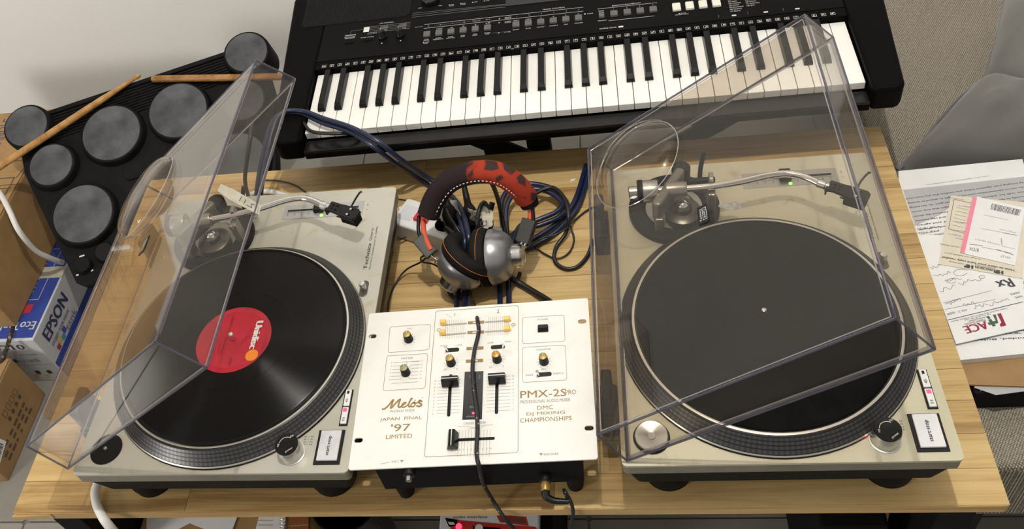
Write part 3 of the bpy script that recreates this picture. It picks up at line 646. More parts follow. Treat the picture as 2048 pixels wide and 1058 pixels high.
tx('MIC', c7(335, 610), .0026, .008, 1)
def tri(c): G.poly([(c[0]-.0022, c[1]+.0014), (c[0]+.0022, c[1]+.0014), (c[0], c[1]-.0016)], 1)
tri(c7(378, 607)); tri(c8(473, 562)); tx('PHONES', c8(540, 561), .0026, .0165, 1); G.line([c7(235, 626), c7(290, 616)], .0004, 1)
tx('PMX-2S', c8(487, 157), .0098, .0545, 0, .00015); tx('PRO', c8(670, 147), .0062, .0125, 0); tx('PROFESSIONAL AUDIO MIXER', c8(500, 206), .0042, .0590, 1)
tx('DMC', c8(500, 250), .0053, .0185, 0); tx('DJ MIXING', c8(504, 290), .0053, .045, 0); tx('CHAMPIONSHIPS', c8(504, 328), .0056, .0600, 0)
# master scale
for i in range(6):
    yy = 700 + 34*i - (4 if i == 0 else 0)
    a, b_ = c5(418-6*i*.9, 700+33*i), c5(485 if i < 5 else 470, 697+33*i - (2 if i < 5 else 5)); G.line([a, b_], .0004, 1); tx(str(5-i), c5(400-4*i, 700+33*i), .002, None, 1)
    a, b_ = c5(600-4*i, 690+33*i), c5(672-5*i, 685+33*i); G.line([a, b_], .0004, 1); tx(str(5+i), c5(693-3*i, 683+33*i), .002, None, 1)
G.line([c5(400, 900), c5(652, 884)], .0004, 1); G.line([c5(420, 700), c5(672, 683)], .0004, 1); G.line([c5(480, 862), c5(502, 840)], .0004, 1); G.line([c5(578, 853), c5(560, 832)], .0004, 1); G.line([c5(545, 690), c5(545, 720)], .0004, 1); G.line([c5(565, 745), c5(588, 720)], .0004, 1)
def ticks(c, n=11, r0=.0074, r1=.0090):
    for i in range(n): t = R(-60 + 300*i/(n-1)); G.line([(c[0]+r0*math.cos(t), c[1]+r0*math.sin(t)), (c[0]+r1*math.cos(t), c[1]+r1*math.sin(t))], .0004, 1)
# eq scales
def vticks(f, x0, x1, ya, yb, n=11):
    for i in range(n):
        x = x0 + (x1-x0)*i/(n-1); G.line([f(x, ya - (x-x0)*.05), f(x-6, yb - (x-x0)*.05)], .0003, 1)
vticks(c5, 925, 1098, 290, 470); vticks(c6, 180, 372, 262, 440)
for f, c in ((c5, (853, 385)), (c6, (418, 335))): q = f(*c); G.line([(q[0]+.0022*math.cos(R(t)), q[1]+.0020*math.sin(R(t))) for t in range(0, 361, 30)], .0007, 0)
for t, f1, f2 in (('HIGH', (1150, 316), (122, 310)), ('LOW', (1144, 410), (120, 405)), ('INPUT', (1136, 564), (114, 558)), ('GAIN', (1130, 686), (110, 678))):
    a, b_ = Vector(c5(*f1)), Vector(c6(*f2)); G.line([a, b_], .0046, 0); c = (a+b_)/2; G.rect(c.x-.0042, c.x+.0042, c.y-.0012, c.y+.0012, 3, MZ+.0004)
# channel scales and cross fader scale
for i in range(11):
    f = i/10; G.line([c7(617-7*f, 72+220*f), c7(770-10*f, 66+217*f)], .0003, 1); tx(str(10-i), c7(600-16*f, 73+220*f), .0021, None, 1)
    G.line([c8(112, 48+227*f), c8(270, 40+226*f)], .0003, 1); tx(str(10-i), c8(287, 40+224*f), .0021, None, 1)
for i in range(11):
    f = i/10; a = Vector(c7(712, 535)); b_ = Vector(c8(137, 523)); q = a.lerp(b_, f); tx(['10', '9', '8', '7', '6', '5', '6', '7', '8', '9', '10'][i], q, .0022, None, 1)
    a = Vector(c7(762, 400)); b_ = Vector(c8(135, 398)); q = a.lerp(b_, f); G.line([q, (q[0]-.0006, q[1]-.034)], .0003, 1)
tx('CROSS  FADER', Vector(c7(842, 357)).lerp(Vector(c8(55, 349)), .5), .0028, .027, 1)
G.line([c7(750, 378), c7(810, 373), c7(880, 392), c8(100, 372)], .0003, 1); G.line([c8(155, 365), c8(95, 368), c7(820, 395)], .0003, 1)
for c in (c5(566, 478), c5(972, 702), c6(262, 668), c6(712, 690)): ticks(c)
G.line([c5(920, 232), c5(975, 262)], .0003, 1)
LT = G.build('printed_lettering', [M['print_gold'], M['print_dim'], M['print_black'], M['print_white']], MIX)
def knob(c, top, off=(0, 0)):
    k_ = MB().lathe([(.0060, 0), (.0060, .0012), (.0057, .0022), (.0051, .0120), (.0049, .0127)], 28, caps=True).build('knob', M['black'], MIX, smooth=40, loc=(c[0], c[1], MZ+.0003))
    MB().lathe([(.0049, .0127), (.0048, .0134), (.0043, .0138), (.0001, .0139)], 24).build('knob_cap', top, k_, smooth=40)
    MB().box(-.0003, .0003, .001, .0044, .0138, .0142).build('pointer', M['print_white'], k_)
knob(c5(566, 478), M['goldknob']); knob(c5(538, 800), M['steel'] if 0 else mat('knob_top_dull', (.30, .27, .16), .5, .4)); knob(c5(974, 706), M['goldknob']); knob(c6(262, 672), mat('knob_top_amber', (.50, .26, .05), .4, .5)); knob(c6(712, 692), M['goldknob'])
def strip(a, b_, w, z0, z1, name, m_):
    a, b_ = Vector(a), Vector(b_); d = b_-a; X = Matrix.Translation((a.x, a.y, 0)) @ Matrix.Rotation(math.atan2(d.y, d.x), 4, 'Z')
    o = MB().prism(rrect(0, d.length, -w/2, w/2, w*.45), z0, z1).build(name, m_, MIX); o.matrix_local = X; return o
for a, b_, kx in ((c5(880, 340), c5(1125, 323), c5(900, 330)), (c5(876, 436), c5(1120, 416), c5(894, 425)), (c6(145, 310), c6(397, 294), c6(358, 296)), (c6(142, 404), c6(397, 387), c6(360, 388))):
    strip(a, b_, .0023, MZ, MZ+.0004, 'eq_slot', M['steel'])
    kk = MB(); kk.box(-.0039, .0039, -.0028, .0028, .0005, .0065); kk.box(-.0036, .0036, -.0024, .0024, .0065, .0074); kk.build('eq_slider', M['gold'], MIX, bevel=.0006, loc=(kx[0], kx[1]+.0005, MZ))
def toggle(a, b_, lev, tip):
    s_ = strip(a, b_, .0058, MZ, MZ+.0004, 'switch_slot', M['black_gloss'])
    l0 = (*lev, MZ+.0004); l1 = (*tip, MZ+.012); o = MB().tube([l0, l1], lambda t: .0011+.0008*t, 10, smooth=0).build('switch_lever', M['chrome'], MIX, smooth=50)
toggle(c5(920, 582), c5(1050, 573), c5(945, 590), mo(700+915/4.808, 580+545/4.808, .012)); toggle(c6(200, 553), c6(335, 543), c6(315, 560), mo(940+320/4.807, 580+503/4.807, .012)); toggle(c6(643, 817), c6(785, 807), c6(665, 825), mo(940+643/4.807, 580+780/4.807, .012))
c = c6(702, 374); rb = MB(); rb.box(-.0067, .0067, -.0052, .0052, 0, .0010); rb.prism([(-.0060, -.0046), (.0060, -.0046), (.0060, .0046), (-.0060, .0046)], .0010, .0036, top=[(-.0059, -.001), (.0059, -.001), (.0059, .0044), (-.0059, .0044)]); rb.build('power_switch', M['black_gloss'], MIX, bevel=.0004, loc=(c[0], c[1], MZ+.0002))
def fader_cap(c, horizontal):
    w, d = .0210/2, .0135/2
    k_ = MB(); k_.prism([(-w, -d), (w, -d), (w, d), (-w, d)], .002, .0125, top=[(-w*.98, -.0034), (w*.98, -.0034), (w*.98, .0034), (-w*.98, .0034)])
    o = k_.build('fader_cap', M['black_gloss'], MIX, bevel=.0008, loc=(c[0], c[1], MZ+.0003))
    MB().box(-w*.97, w*.97, -.0005, .0005, .0125, .0129).build('cap_line', M['print_white'], o)
    if horizontal: o.rotation_euler = (0, 0, R(90))
strip(c7(704, 30), c7(689, 310), .0040, MZ, MZ+.0004, 'fader_slot', M['black_gloss']); strip(c8(181, 20), c8(176, 293), .0040, MZ, MZ+.0004, 'fader_slot', M['black_gloss']); strip(c7(700, 468), c8(165, 455), .0036, MZ, MZ+.0004, 'fader_slot', M['black_gloss'])
fader_cap(mo(700+960/4.808, 580+866/4.808, .008), False); fader_cap(mo(940+258/4.807, 580+838/4.807, .008), False); fader_cap(mo(690+712/3.326, 740+458/3.326, .008), True)
a, b_, c, d = c5(1104, 790), c6(130, 782), c8(80, 328), c7(781, 332)
mt = MB().prism([d, c, b_, a], MZ, MZ+.0008).build('level_meter', M['lcd'], MIX)
P2 = Print(MZ+.0011); P2.text('1', *c5(1155, 838), .0042); P2.text('2', *c6(92, 838), .0042); P2.text('PFL', *c8(15, 250), .0026); P2.text('POWER', *c8(10, 313), .0024, .012)
for i in range(8):
    for u in (-.0052, .0052):
        q = Vector(a).lerp(Vector(d), .18+.07*i).lerp(Vector(b_).lerp(Vector(c), .18+.07*i), .5); P2.rect(q.x+u-.0012, q.x+u+.0012, q.y-.0008, q.y+.0008, 1)
P2.build('meter_lettering', [M['print_grey'], M['lcd']], mt)
q = c8(22, 290); MB().lathe([(.0016, .0008), (.0015, .0014), (.0001, .0016)], 10).build('power_light', M['red_led'], MIX, loc=(q[0], q[1], MZ))
Xf = Matrix.Rotation(R(90), 4, 'X')
for xx, zz in ((.0705, .0925), (.2245, .0630)): MB().lathe([(.0038, 0), (.0038, .001), (.0072, .0012), (.0072, .009), (.0050, .010)], 20, Xf).build('phone_jack', M['black'], MIX, smooth=40, loc=(xx, .0035, zz))
MB().lathe([(.0036, 0), (.0036, .006), (.0001, .0062)], 6, Xf).build('jack_nut', M['steel'], MIX, loc=(.0705, -.006, .0925))
# ================================================================== KEYBOARD
KF = Matrix.Translation((-.277961, .565211, .120005)) @ (Matrix.Rotation(.01406, 4, 'Z') @ Matrix.Rotation(.032512, 4, 'X') @ Matrix.Rotation(-.001226, 4, 'Y'))
KB = empty('electric_keyboard', 'black electric keyboard with white and black keys standing behind the table', 'keyboard', M4=KF)
KW = .846; zt = .012
b = MB(); b.prism([(-.050, -.014), (-.043, -.025), (-.033, -.028), (-.002, -.028), (-.002, .345), (-.075, .345)], -.030, zt); b.prism([(-.045, .012), (-.002, .012), (-.002, .34), (-.068, .34)], -.058, -.0302); b.build('end_block', M['kb_black'], KB, bevel=.006, seg=3)
b = MB(); b.prism([(.8485, -.029), (.880, -.030), (.889, -.026), (.893, -.017), (.9085, .164), (.924, .345), (.8485, .345)], -.030, zt); b.prism([(.8485, .012), (.885, .012), (.915, .34), (.8485, .34)], -.058, -.0302); b.build('end_block', M['kb_black'], KB, bevel=.006, seg=3)
MB().box(-.0018, .8483, -.0285, .137, -.030, -.0185).box(-.0018, .8483, .012, .137, -.058, -.0302).build('base', M['kb_black'], KB, bevel=.002)
MB().box(-.0015, .848, -.0280, -.0035, -.0184, -.0130).build('front_rail', mat('rail_gloss', (.006, .006, .006), .24, spec=.3), KB, bevel=.0016, seg=3)
MB().box(-.0018, .8483, .1385, .345, -.058, .0095).build('panel_base', M['kb_black'], KB)
MB().box(-.0018, .8483, .1385, .1575, .0096, .0112).build('icon_strip', M['kb_black'], KB, bevel=.0006)
MB().box(-.0018, .8483, .1582, .345, .0096, zt).build('control_panel', M['kb_panel'], KB, bevel=.0006)
ww = KW/36; wk = None; bkm = None
bpos = [0, 1, 3, 4, 5]
for i in range(36):
    if wk is None:
        kb_ = MB(); kb_.box(.0005, ww-.0005, 0, .1375, -.0125, 0); wk = kb_.build('white_key', M['white_key'], KB, bevel=.0007); o = wk
    else: o = wk.copy(); COL.objects.link(o); o.parent = KB
    o.location = (i*ww, 0, 0)
for i in range(35):
    if i % 7 in bpos:
        if bkm is None:
            kb_ = MB(); w1, w2 = .0066, .0046
            kb_.add([(-w1, .0465, .0002), (w1, .0465, .0002), (w1, .137, .0002), (-w1, .137, .0002), (-w2, .0545, .0110), (w2, .0545, .0110), (w2, .137, .0115), (-w2, .137, .0115), (-w1+.0006, .0475, .006), (w1-.0006, .0475, .006)],
                    [(3, 2, 1, 0), (4, 5, 6, 7), (0, 1, 9, 8), (8, 9, 5, 4), (1, 2, 6, 5, 9), (2, 3, 7, 6), (3, 0, 8, 4, 7)])
            bkm = kb_.build('black_key', M['black_key'], KB, bevel=.0008); o = bkm
        else: o = bkm.copy(); COL.objects.link(o); o.parent = KB
        o.location = ((i+1)*ww + {0: -.0022, 1: .0022, 3: -.003, 4: 0, 5: .003}[i % 7], 0, 0)
bt = None
def button(x, y, w=.0122, d=.0132, m_=M['grey_btn'], h=.003):
    MB().prism(rrect(-w/2, w/2, -d/2, d/2, .0012, 2), 0, h, top=rrect(-w/2+.0005, w/2-.0005, -d/2+.0005, d/2-.0005, .001, 2)).build('button', m_, KB, loc=(x, y, zt))
B1 = [.1860 + .0207*i for i in range(6)]; B2 = [.3373 + .0207*i for i in range(6)]; B3 = [.4985, .5200, .5408, .5615]; B4 = [.5985, .6192, .6400, .6610]
for x in B1 + B2: button(x, .1993)
button(.4785, .2000, .0092)
for x in B3: button(x, .2005)
for x in B4: button(x, .1995, .0135, .0180, M['ivory_btn'])
button(.049, .1985, .016, .004, M['kb_black'], .0012); button(.083, .2005, .016, .004, M['kb_black'], .0012)
for x in (.1080, .1395):
    kn = MB().lathe([(.0080, 0), (.0080, .004), (.0070, .005), (.0060, .0150), (.0052, .0160), (.0001, .0162)], 24).build('control_knob', M['black_gloss'], KB, smooth=40, loc=(x, .2035, zt))
    MB().box(-.0005, .0005, .001, .0062, .0161, .0166).build('pointer', M['print_grey'], kn)
MB().lathe([(.0165, 0), (.0165, .008), (.0150, .010), (.0120, .0092), (.0001, .0088)], 36).build('data_dial', M['black_gloss'], KB, smooth=40, loc=(.1858, .2900, zt))
sg = MB().prism(rrect(-.046, .151, .2545, .343, .010), zt, zt+.0009).build('speaker_grille', M['black_matte'], KB)
gb = MB()
for i in range(40): gb.box(-.043+.0048*i, -.0408+.0048*i, .257, .340, zt+.0009, zt+.0016)
stuff(gb.build('grille_rib', M['black_matte'], sg))
MB().prism(rrect(.3185, .470, .2515, .343, .002), zt, zt+.0012).build('display', M['lcd'], KB, bevel=.0004)
K = Print(zt+.0003)
def kt(t, x, y, h=.0024, w=None, mi=0, **k): K.text(t, x, y, h, w, 0, mi, **k)
K.line([(.1795, .2268), (.449, .2268)], .0006); K.line([(.1795, .2165), (.449, .2165)], .0006); kt('TRACK CONTROL', .4005, .2320, .0028, .038); kt('SECTION', .170, .2222, .0024, .014, 1)
for t, x in zip('ABCD', B1): kt(t, x+.001, .2216, .0023)
K.line([(.198, .2216), (.26, .2216)], .0003, 1)
kt('MUSICAL CLIMAX', B1[4]+.001, .2218, .0042, .0135, 1); kt('▶/Ⅱ', B1[5], .222, .002, .007); kt('▶/■', B1[5], .2125, .002, .007)
for i in range(6): kt(str(i+1), B2[i]+.001, .2216, .0023); 
for t, x in (('A-REPEAT', B1[1]), ('◀◀', B1[2]), ('▶▶', B1[3]), ('■', B1[4]), ('1/RIGHT', B2[0]), ('2/LEFT', B2[1]), ('3', B2[2]), ('4', B2[3]), ('5', B2[4]), ('6', B2[5])): kt(t, x, .2110, .0021, min(.011, .0016*len(t)))
for x, l in zip(B1, (('ACMP', 'ON/OFF'), ('INTRO/', 'ENDING/rit.'), ('MAIN/', 'AUTO FILL'), ('SYNC', 'STOP'), ('SYNC', 'START'), ('START/', 'STOP'))):
    for j, t in enumerate(l): kt(t, x, .1868-.0030*j, .0022, .0015*len(t)+.001)
kt('● SPLIT', B1[0], .1795, .0020, .011); kt('POINT', B1[0], .1768, .0020, .008)
for x, t in zip(B2, ('DRUMS', 'BASS', 'CHORD 1', 'CHORD 2', 'PAD', 'PHRASES')): kt(t, x, .1872, .0023, .0018*len(t)+.001)
for y, t1, t2 in ((.2205, 'GROOVE', 'CREATOR'), (.2095, 'SONG/', 'AUDIO')): kt(t1, .3235, y+.0014, .0020, .011); kt(t2, .3235, y-.0014, .0020, .011)
kt('STYLE', .323, .1835, .0022, .010)
for y in (.2208, .2100, .1832): K.poly([(p_[0], p_[1]) for p_ in circ(.3088, y, .0016, 10)], 1)
K.line([(.297, .1852), (.328, .1842)], .0003, 1); K.poly(circ(.4515, .2085, .0015, 8)); kt('CLEAR', .460, .2085, .0021, .010)
K.line([(.4728, .2178), (.5687, .2178)], .0006); kt('REGISTRATION MEMORY', .520, .2220, .0026, .047); kt('BANK', .4785, .2120, .0022, .009); kt('MEMORY', .479, .1868, .0022, .0145)
for i, x in enumerate(B3): kt(str(i+1), x, .2130, .0023)
K.line([(.4894, .1845), (.562, .1845)], .0006)
kt('SAMPLE ZONE', .487, .1665, .0027, .027); K.poly(rrect(.5035, .5115, .1647, .1683, .001, 2))
for t, x in zip(('VOICE', 'STYLE', 'SONG', 'RECORD'), B4): kt(t, x, .2112, .0022, .010)
kt('● SONG', .606, .1838, .0020, .012); kt('MEMORY VOICE', .605, .1808, .0020, .021)
cats = (('001 PIANO', '016 E.PIANO', '022 ORGAN', '033 BASS', '045 STRINGS', '050 CHOIR', '065 SAXOPHONE', '082 TRUMPET', '119 BRASS'), ('125 GUITAR', '131 FLUTE', '140 PAD', '148 ARPEGGIO', '160 SYNTH', '171 SAMPLING', '180 SFX'), ('190 DRUM', '201 ETHNIC', '214 PERCUSSION'), ('230 WORLD', '241 KITS'))
for i, c in enumerate(cats):
    for j, t in enumerate(c): kt(t, .6795+.0265*i, (.2145 if i == 0 else .2145)-.0049*j, .0024, .0016*len(t)+.001, al='l')
for i, x in enumerate((.6838, .7320, .7795)): K.poly(rrect(x-.0035, x+.0035, .1635, .1665, .001, 2))
for x in (.6605, .7052, .7586): K.line([(x, .1635), (x, .170)], .0004, 1)
# live control print
kt('LIVE CONTROL', .1115, .2432, .0026, .025); K.rect(.0715, .0815, .2240, .2375); 
for j in range(5): K.line([(.0815, .2370-.0040*j), (.154, .2372-.0040*j)], .0005, 1)
for i in range(2):
    for j, t in enumerate(('CUTOFF', 'REVERB', 'ATTACK', 'VOLUME')): kt(t, .108+.033*i, .2350-.0041*j, .0027, .013, 1)
kt('MOTION', .090, .2205, .002, .016, 1); kt('DSP', .090, .2180, .002, .02, 1)
K.rect(.0395, .0590, .2185, .2212, 1); kt('KEYBOARD', .049, .2150, .0022, .019); kt('PERCUSSION', .049, .2120, .0022, .017); kt('DUAL MODE', .0805, .2095, .0022, .023); K.line([(.049, .222), (.049, .231), (.071, .2315)], .0004, 1)
K.poly(circ(.1085, .1890, .0013, 8)); K.poly(circ(.1410, .1905, .0013, 8))
for y in (.2615, .2560, .2505): K.line([(.1555, y), (.3183, y-.0035 if y > .26 else y)], .0005, 1)
kt('MIN', .1675, .2740, .0022, .006); kt('MAX', .2040, .2745, .0022, .006)
for i, (l1, l2) in enumerate((('● SPLIT', 'VOICE'), ('● DUAL', 'VOICE'), ('● TYPE', ''), ('● TYPE', ''))):
    kt(l1, .2235+.0205*i, .2735, .0021, .0095)
    if l2: kt(l2, .2235+.0205*i, .2705, .0021, .0085)
# drum icons above the keys
rd = random.Random(11)
for i in range(61):
    x = .0132 + i*(.8283-.0132)/60; y = .1455; s_ = .0033
    K.z = .0115
    K.line([(x-s_, y-s_*.85), (x+s_, y-s_*.85), (x+s_, y+s_*.85), (x-s_, y+s_*.85)], .0004, 0, True)
    for j in range(3):
        a = [(rd.uniform(-.7, .7)*s_, rd.uniform(-.6, .6)*s_) for _ in range(2)]; K.line([(x+a[0][0], y+a[0][1]), (x+a[1][0], y+a[1][1])], rd.uniform(.0005, .0011), 0)
kt('MIC', .3325, .1405, .0018)
K.build('printed_lettering', [M['print_white'], M['print_grey']], KB)
# stand of the keyboard
KS = empty('keyboard_stand', 'black folding stand carrying the electric keyboard behind the table', 'stand', loc=(.15, .78, FLOOR))
for sx in (-1, 1):
    st_ = MB(); st_.tube([(sx*.33, -.10, .49), (-sx*.33, -.10, .02)], .016, 8, smooth=0); o = st_.build('crossed_tube', M['black_matte'], KS); o.location.y = .0 if sx > 0 else .035
for y in (-.20, .21):
    pass
MB().box(-.36, -.32, -.13, .22, .488, .506).build('top_bar', M['black_matte'], KS, bevel=.003); MB().box(.32, .36, -.13, .22, .488, .506).build('top_bar', M['black_matte'], KS, bevel=.003)
MB().box(-.36, -.32, -.24, .22, 0, .025).build('floor_bar', M['black_matte'], KS, bevel=.003); MB().box(.32, .36, -.24, .22, 0, .025).build('floor_bar', M['black_matte'], KS, bevel=.003)
MB().box(-.20, -.165, .02, .055, 0, .485).build('upright', M['black_matte'], KS, bevel=.003); MB().box(-.115, -.07, .02, .055, 0, .485).build('upright', M['black_matte'], KS, bevel=.003)
# ================================================================== DRUM PADS
DF = Matrix.Translation((-.6873, .7586, -.0866)) @ (Matrix.Rotation(.3461, 4, 'Z') @ Matrix.Rotation(.4368, 4, 'X') @ Matrix.Rotation(-.0393, 4, 'Y'))
DR = empty('drum_machine', 'black electronic drum machine with eight round pads leaning near the white wall', 'drum machine', M4=DF)
ol = [(-.184, -.212), (.184, -.212), (.203, -.196), (.262, .06), (.262, .12), (.205, .176), (-.205, .176), (-.262, .12), (-.262, .06), (-.203, -.196)]
db = MB(); db.prism([(a*.97, c*.97) for a, c in ol], -.055, 0, top=ol); db.build('body', M['drum_body'], DR, bevel=.008, seg=3)
rb = None
for j in range(9):
    y = .160 - .0062*j
    MB().box(-.185, .185, y-.0020, y+.0020, 0, .0028).build('vent_slat', M['drum_body'], DR)
MB().box(-.190, .190, .1640, .1735, 0, .006).build('top_ridge', M['drum_body'], DR, bevel=.002)
pads = [(-.2300, .1481, .0198, .0442), (.2300, .1481, .0198, .0442), (-.1969, .0492, .0177, .0442), (.1969, .0492, .0177, .0442), (-.0689, .0734, .0177, .0594), (.0689, .0734, .0177, .0594), (-.1552, -.0724, .0177, .0594), (.1552, -.0724, .0177, .0594)]
for i, (x, y, h, r) in enumerate(pads):
    z0 = -.045 if i < 2 else .0002
    o = MB().lathe([(r+.006, z0), (r+.004, h-.012), (r+.003, h-.004), (r+.0005, h-.001), (r-.0015, h-.0006)], 48, caps=True).build('pad', M['drum_body'], DR, smooth=40, loc=(x, y, 0))
    MB().lathe([(r-.0014, h-.0008), (r-.0022, h+.0004), (r-.006, h+.0006), (.0001, h+.0012)], 48, caps=False).build('pad_skin', M['pad'], o, smooth=40)
MB().prism(rrect(-.066, .066, -.030, .006, .010), 0, .004).build('display_hood', M['drum_body'], DR, bevel=.001)
for (u, v, r) in ((164, 529, .0165), (208, 503, .020)):
    q = on(DF, u, v, .012); q0 = MB().lathe([(r, 0), (r*.95, .010), (r*.85, .0125), (.0001, .013)], 28).build('volume_knob', M['black_matte'] if r < .018 else M['black_gloss'], DR, smooth=40, loc=(q.x, q.y, .0002))
p = Print(.0004)
for u, v, w_ in ((164, 512, .010), (155, 550, .005), (184, 541, .005)): q = on(DF, u, v, 0); p.rect(q.x-w_/2, q.x+w_/2, q.y-.0015, q.y+.0015)
p.build('printed_marks', [M['print_white']], DR)
# stand under the drum machine
DS = empty('drum_stand', 'black steel stand holding the drum machine above the floor', 'stand', M4=Matrix.Translation((-.66, .74, FLOOR)) @ Matrix.Rotation(.3461, 4, 'Z'))
for sx in (-.13, .13): MB().box(sx-.012, sx+.012, -.012, .012, .012, .277).build('upright', M['black_matte'], DS)
MB().box(-.16, .16, -.12, .12, 0, .012).build('floor_plate', M['black_matte'], DS, bevel=.003); tpl = MB().box(-.15, .15, -.16, .12, -.068, -.0565).build('top_plate', M['black_matte'], DS, bevel=.003); tpl.matrix_local = DS.matrix_world.inverted() @ DF
# drumsticks
def stick(p0, p1, label, flip=False):
    L_ = (p1-p0).length; s_ = MB()
    prof = [(.0001, 0), (.0055, .001), (.0070, .004), (.0072, .25), (.0066, .30), (.0038, L_-.016), (.0036, L_-.013), (.0048, L_-.009), (.0047, L_-.004), (.0025, L_-.0005), (.0001, L_)]
    o = s_.lathe(prof, 16).build('drumstick', M['stick'], None, smooth=50)
    o.matrix_world = Matrix.Translation(p0) @ (p1-p0).to_track_quat('Z', 'Y').to_matrix().to_4x4(); return tag(o, label, 'drumstick')
q1 = DF @ on(DF, 281, 149, .014); q0 = DF @ on(DF, -60, 372, .034); stick(q0, q0 + (q1-q0).normalized()*.405 if False else q1, 'wooden drumstick with rounded tip lying across the small outer pads')
q0 = DF @ on(DF, 303, 158, .0125); q1 = DF @ on(DF, 640, 152, .0125); stick(q0, q0 + (q1-q0).normalized()*.36, 'wooden drumstick lying level along the vent slats behind the pads')
# ================================================================== BOXES ON THE FLOOR
EB = empty('printer_box', 'blue and white printer carton with coloured tank logo beside the drum stand', 'box', loc=(-.9595, .4866, FLOOR))
hE = .15
MB().box(-.35, 0, 0, .40, 0, hE).build('carton', M['box_white'], EB, bevel=.002)
MB().box(-.349, -.004, .006, .399, hE, hE+.0008).build('lid_print', M['epson_blue'], EB)
MB().box(0, .0008, .002, .399, .001, .062).build('side_print', M['epson_blue'], EB)
tpx = MB().box(-.30, .0012, .155, .185, hE+.0008, hE+.0016).build('packing_tape', M['tape'], EB)
# top print (read from the far side)
p = Print(hE+.0012)
p.text('EcoTank L3210', -.085, .035, .020, .15, 180, 0, .0005); p.line([(-.03, .10), (-.03, .235), (-.2, .235)], .0012); p.line([(-.03, .10), (-.2, .10)], .0012)
for i in range(10): p.text('Printer  Print  Scan  Copy', -.115, .122+.0105*i, .0048, .13, 180)
for i in range(4): p.rect(-.035-.018*i-.016, -.035-.018*i, .066, .088, 1+i)
cols4 = [mat('logo_red', (.5, .03, .06), .5), mat('logo_yellow', (.7, .5, .08), .5), mat('logo_teal', (.05, .3, .5), .5), mat('logo_blue', (.05, .08, .4), .5)]
p.build('lid_lettering', [M['print_white']] + cols4, EB)
# side lettering, x along +y of the box, y up
Xs = Matrix(((0, 0, 1, .0012), (1, 0, 0, 0), (0, 1, 0, 0), (0, 0, 0, 1)))
p = Print(0); p.text('EPSON', .078, .120, .030, .105, 0, 0, .0012); p.text('EXCEED YOUR VISION', .070, .092, .008, .088, 0, 0); p.text('tank', .105, .073, .017, .052, 0, 5); 
for i in range(4): p.rect(.030+.0125*i, .041+.0125*i, .066+.006*(i % 2), .078+.008*(i % 2), 1+i)
p.build('side_lettering', [M['print_blue']] + cols4 + [M['ink_grey']], EB, Xs)
Xn = Matrix(((1, 0, 0, 0), (0, 0, -1, -.0008), (0, 1, 0, 0), (0, 0, 0, 1)))
p = Print(0); p.text('L3210', -.075, .128, .017, .085, 0, 0, .0006); p.text('eco tank', -.052, .080, .014, .055, 0, 5)
for i in range(4): p.rect(-.115+.010*i, -.107+.010*i, .074, .086, 1+i); p.rect(-.052+.013*i-.02, -.042+.013*i-.02, .012+.016*(i % 2), .024+.016*(i % 2), 0 if i % 2 else 2)
p.line([(-.02, .10), (-.06, .10)], .0012); p.line([(-.006, .062), (-.15, .062)], .0006); p.poly(circ(-.108, .105, .006, 12), 0)
p.build('end_lettering', [M['ink']] + cols4 + [M['ink_grey']], EB, Xn)
def carton(name, label, x0, x1, y0, y1, z0, z1, m_, rz=0):
    c = Vector(((x0+x1)/2, (y0+y1)/2, z0)); E_ = empty(name, label, 'box', loc=c, rz=rz)
    w, d, h = (x1-x0)/2, (y1-y0)/2, z1-z0
    MB().box(-w, w, -d, d, 0, h).build('carton', m_, E_, bevel=.003)
    MB().box(-w+.002, w-.002, -d+.002, -.001, h, h+.003).build('flap', m_, E_, bevel=.001); MB().box(-w+.002, w-.002, .001, d-.002, h, h+.003).build('flap', m_, E_, bevel=.001)
    return E_, w, d, h
E1, w1, d1, h1 = carton('cardboard_box', 'large brown cardboard box resting on the printer carton against the wall', -1.45, -1.0095, .52, .985, -.2982, -.128, M['cardboard'])
p = Print(h1+.0034)
for i in range(3): p.line([(.06+.05*i, -.10), (.06+.05*i, .02), (.105+.05*i, .02), (.105+.05*i, -.10)], .0025, 0, True)
for j in range(4): p.line([(.04, -.10+.03*j), (.21, -.10+.03*j)], .002)
p.line([(.05, .02), (.12, .07), (.22, .07), (.21, .02)], .0022); p.text('HANDLE', .11, .16, .03, .10, 90, 1)
p.build('box_print', [M['boxprint'], M['print_blue']], E1)
E2, w2, d2, h2 = carton('cardboard_box', 'brown cardboard box with a white barcode sticker standing on the floor', -1.40, -1.0, .262, .4545, FLOOR, -.312, M['cardboard2'])
Xs2 = Matrix(((0, 0, 1, w2+.0006), (1, 0, 0, 0), (0, 1, 0, 0), (0, 0, 0, 1)))
p = Print(0)
for i in range(4): p.line([(-.005+.016*i, .082), (.005+.016*i, .082), (.005+.016*i, .096), (-.005+.016*i, .096)], .0012, 0, True); p.rect(-.004+.016*i, .004+.016*i, .066, .076)
rd = random.Random(2)
for j in range(3):
    for i in range(6): p.rect(-.065+.020*i, -.065+.020*i+rd.uniform(.006, .016), .022+.013*j, .029+.013*j)
p.build('box_print', [M['boxprint']], E2, Xs2)
o = MB().box(-.05, 0, -.02, .02, 0, .0006).build('barcode_sticker', M['paper'], E2); o.matrix_local = Xs2 @ Matrix.Translation((-.045, .075, .0008)) @ Matrix.Rotation(R(12), 4, 'Z')
p = Print(.0012)
for i in range(14): p.rect(-.046+.0028*i, -.046+.0028*i+(.0018 if i % 3 else .0009), -.014, -.002)
p.text('MADE IN CHINA', -.026, .008, .003, .03); o2 = p.build('sticker_print', [M['ink']], o)
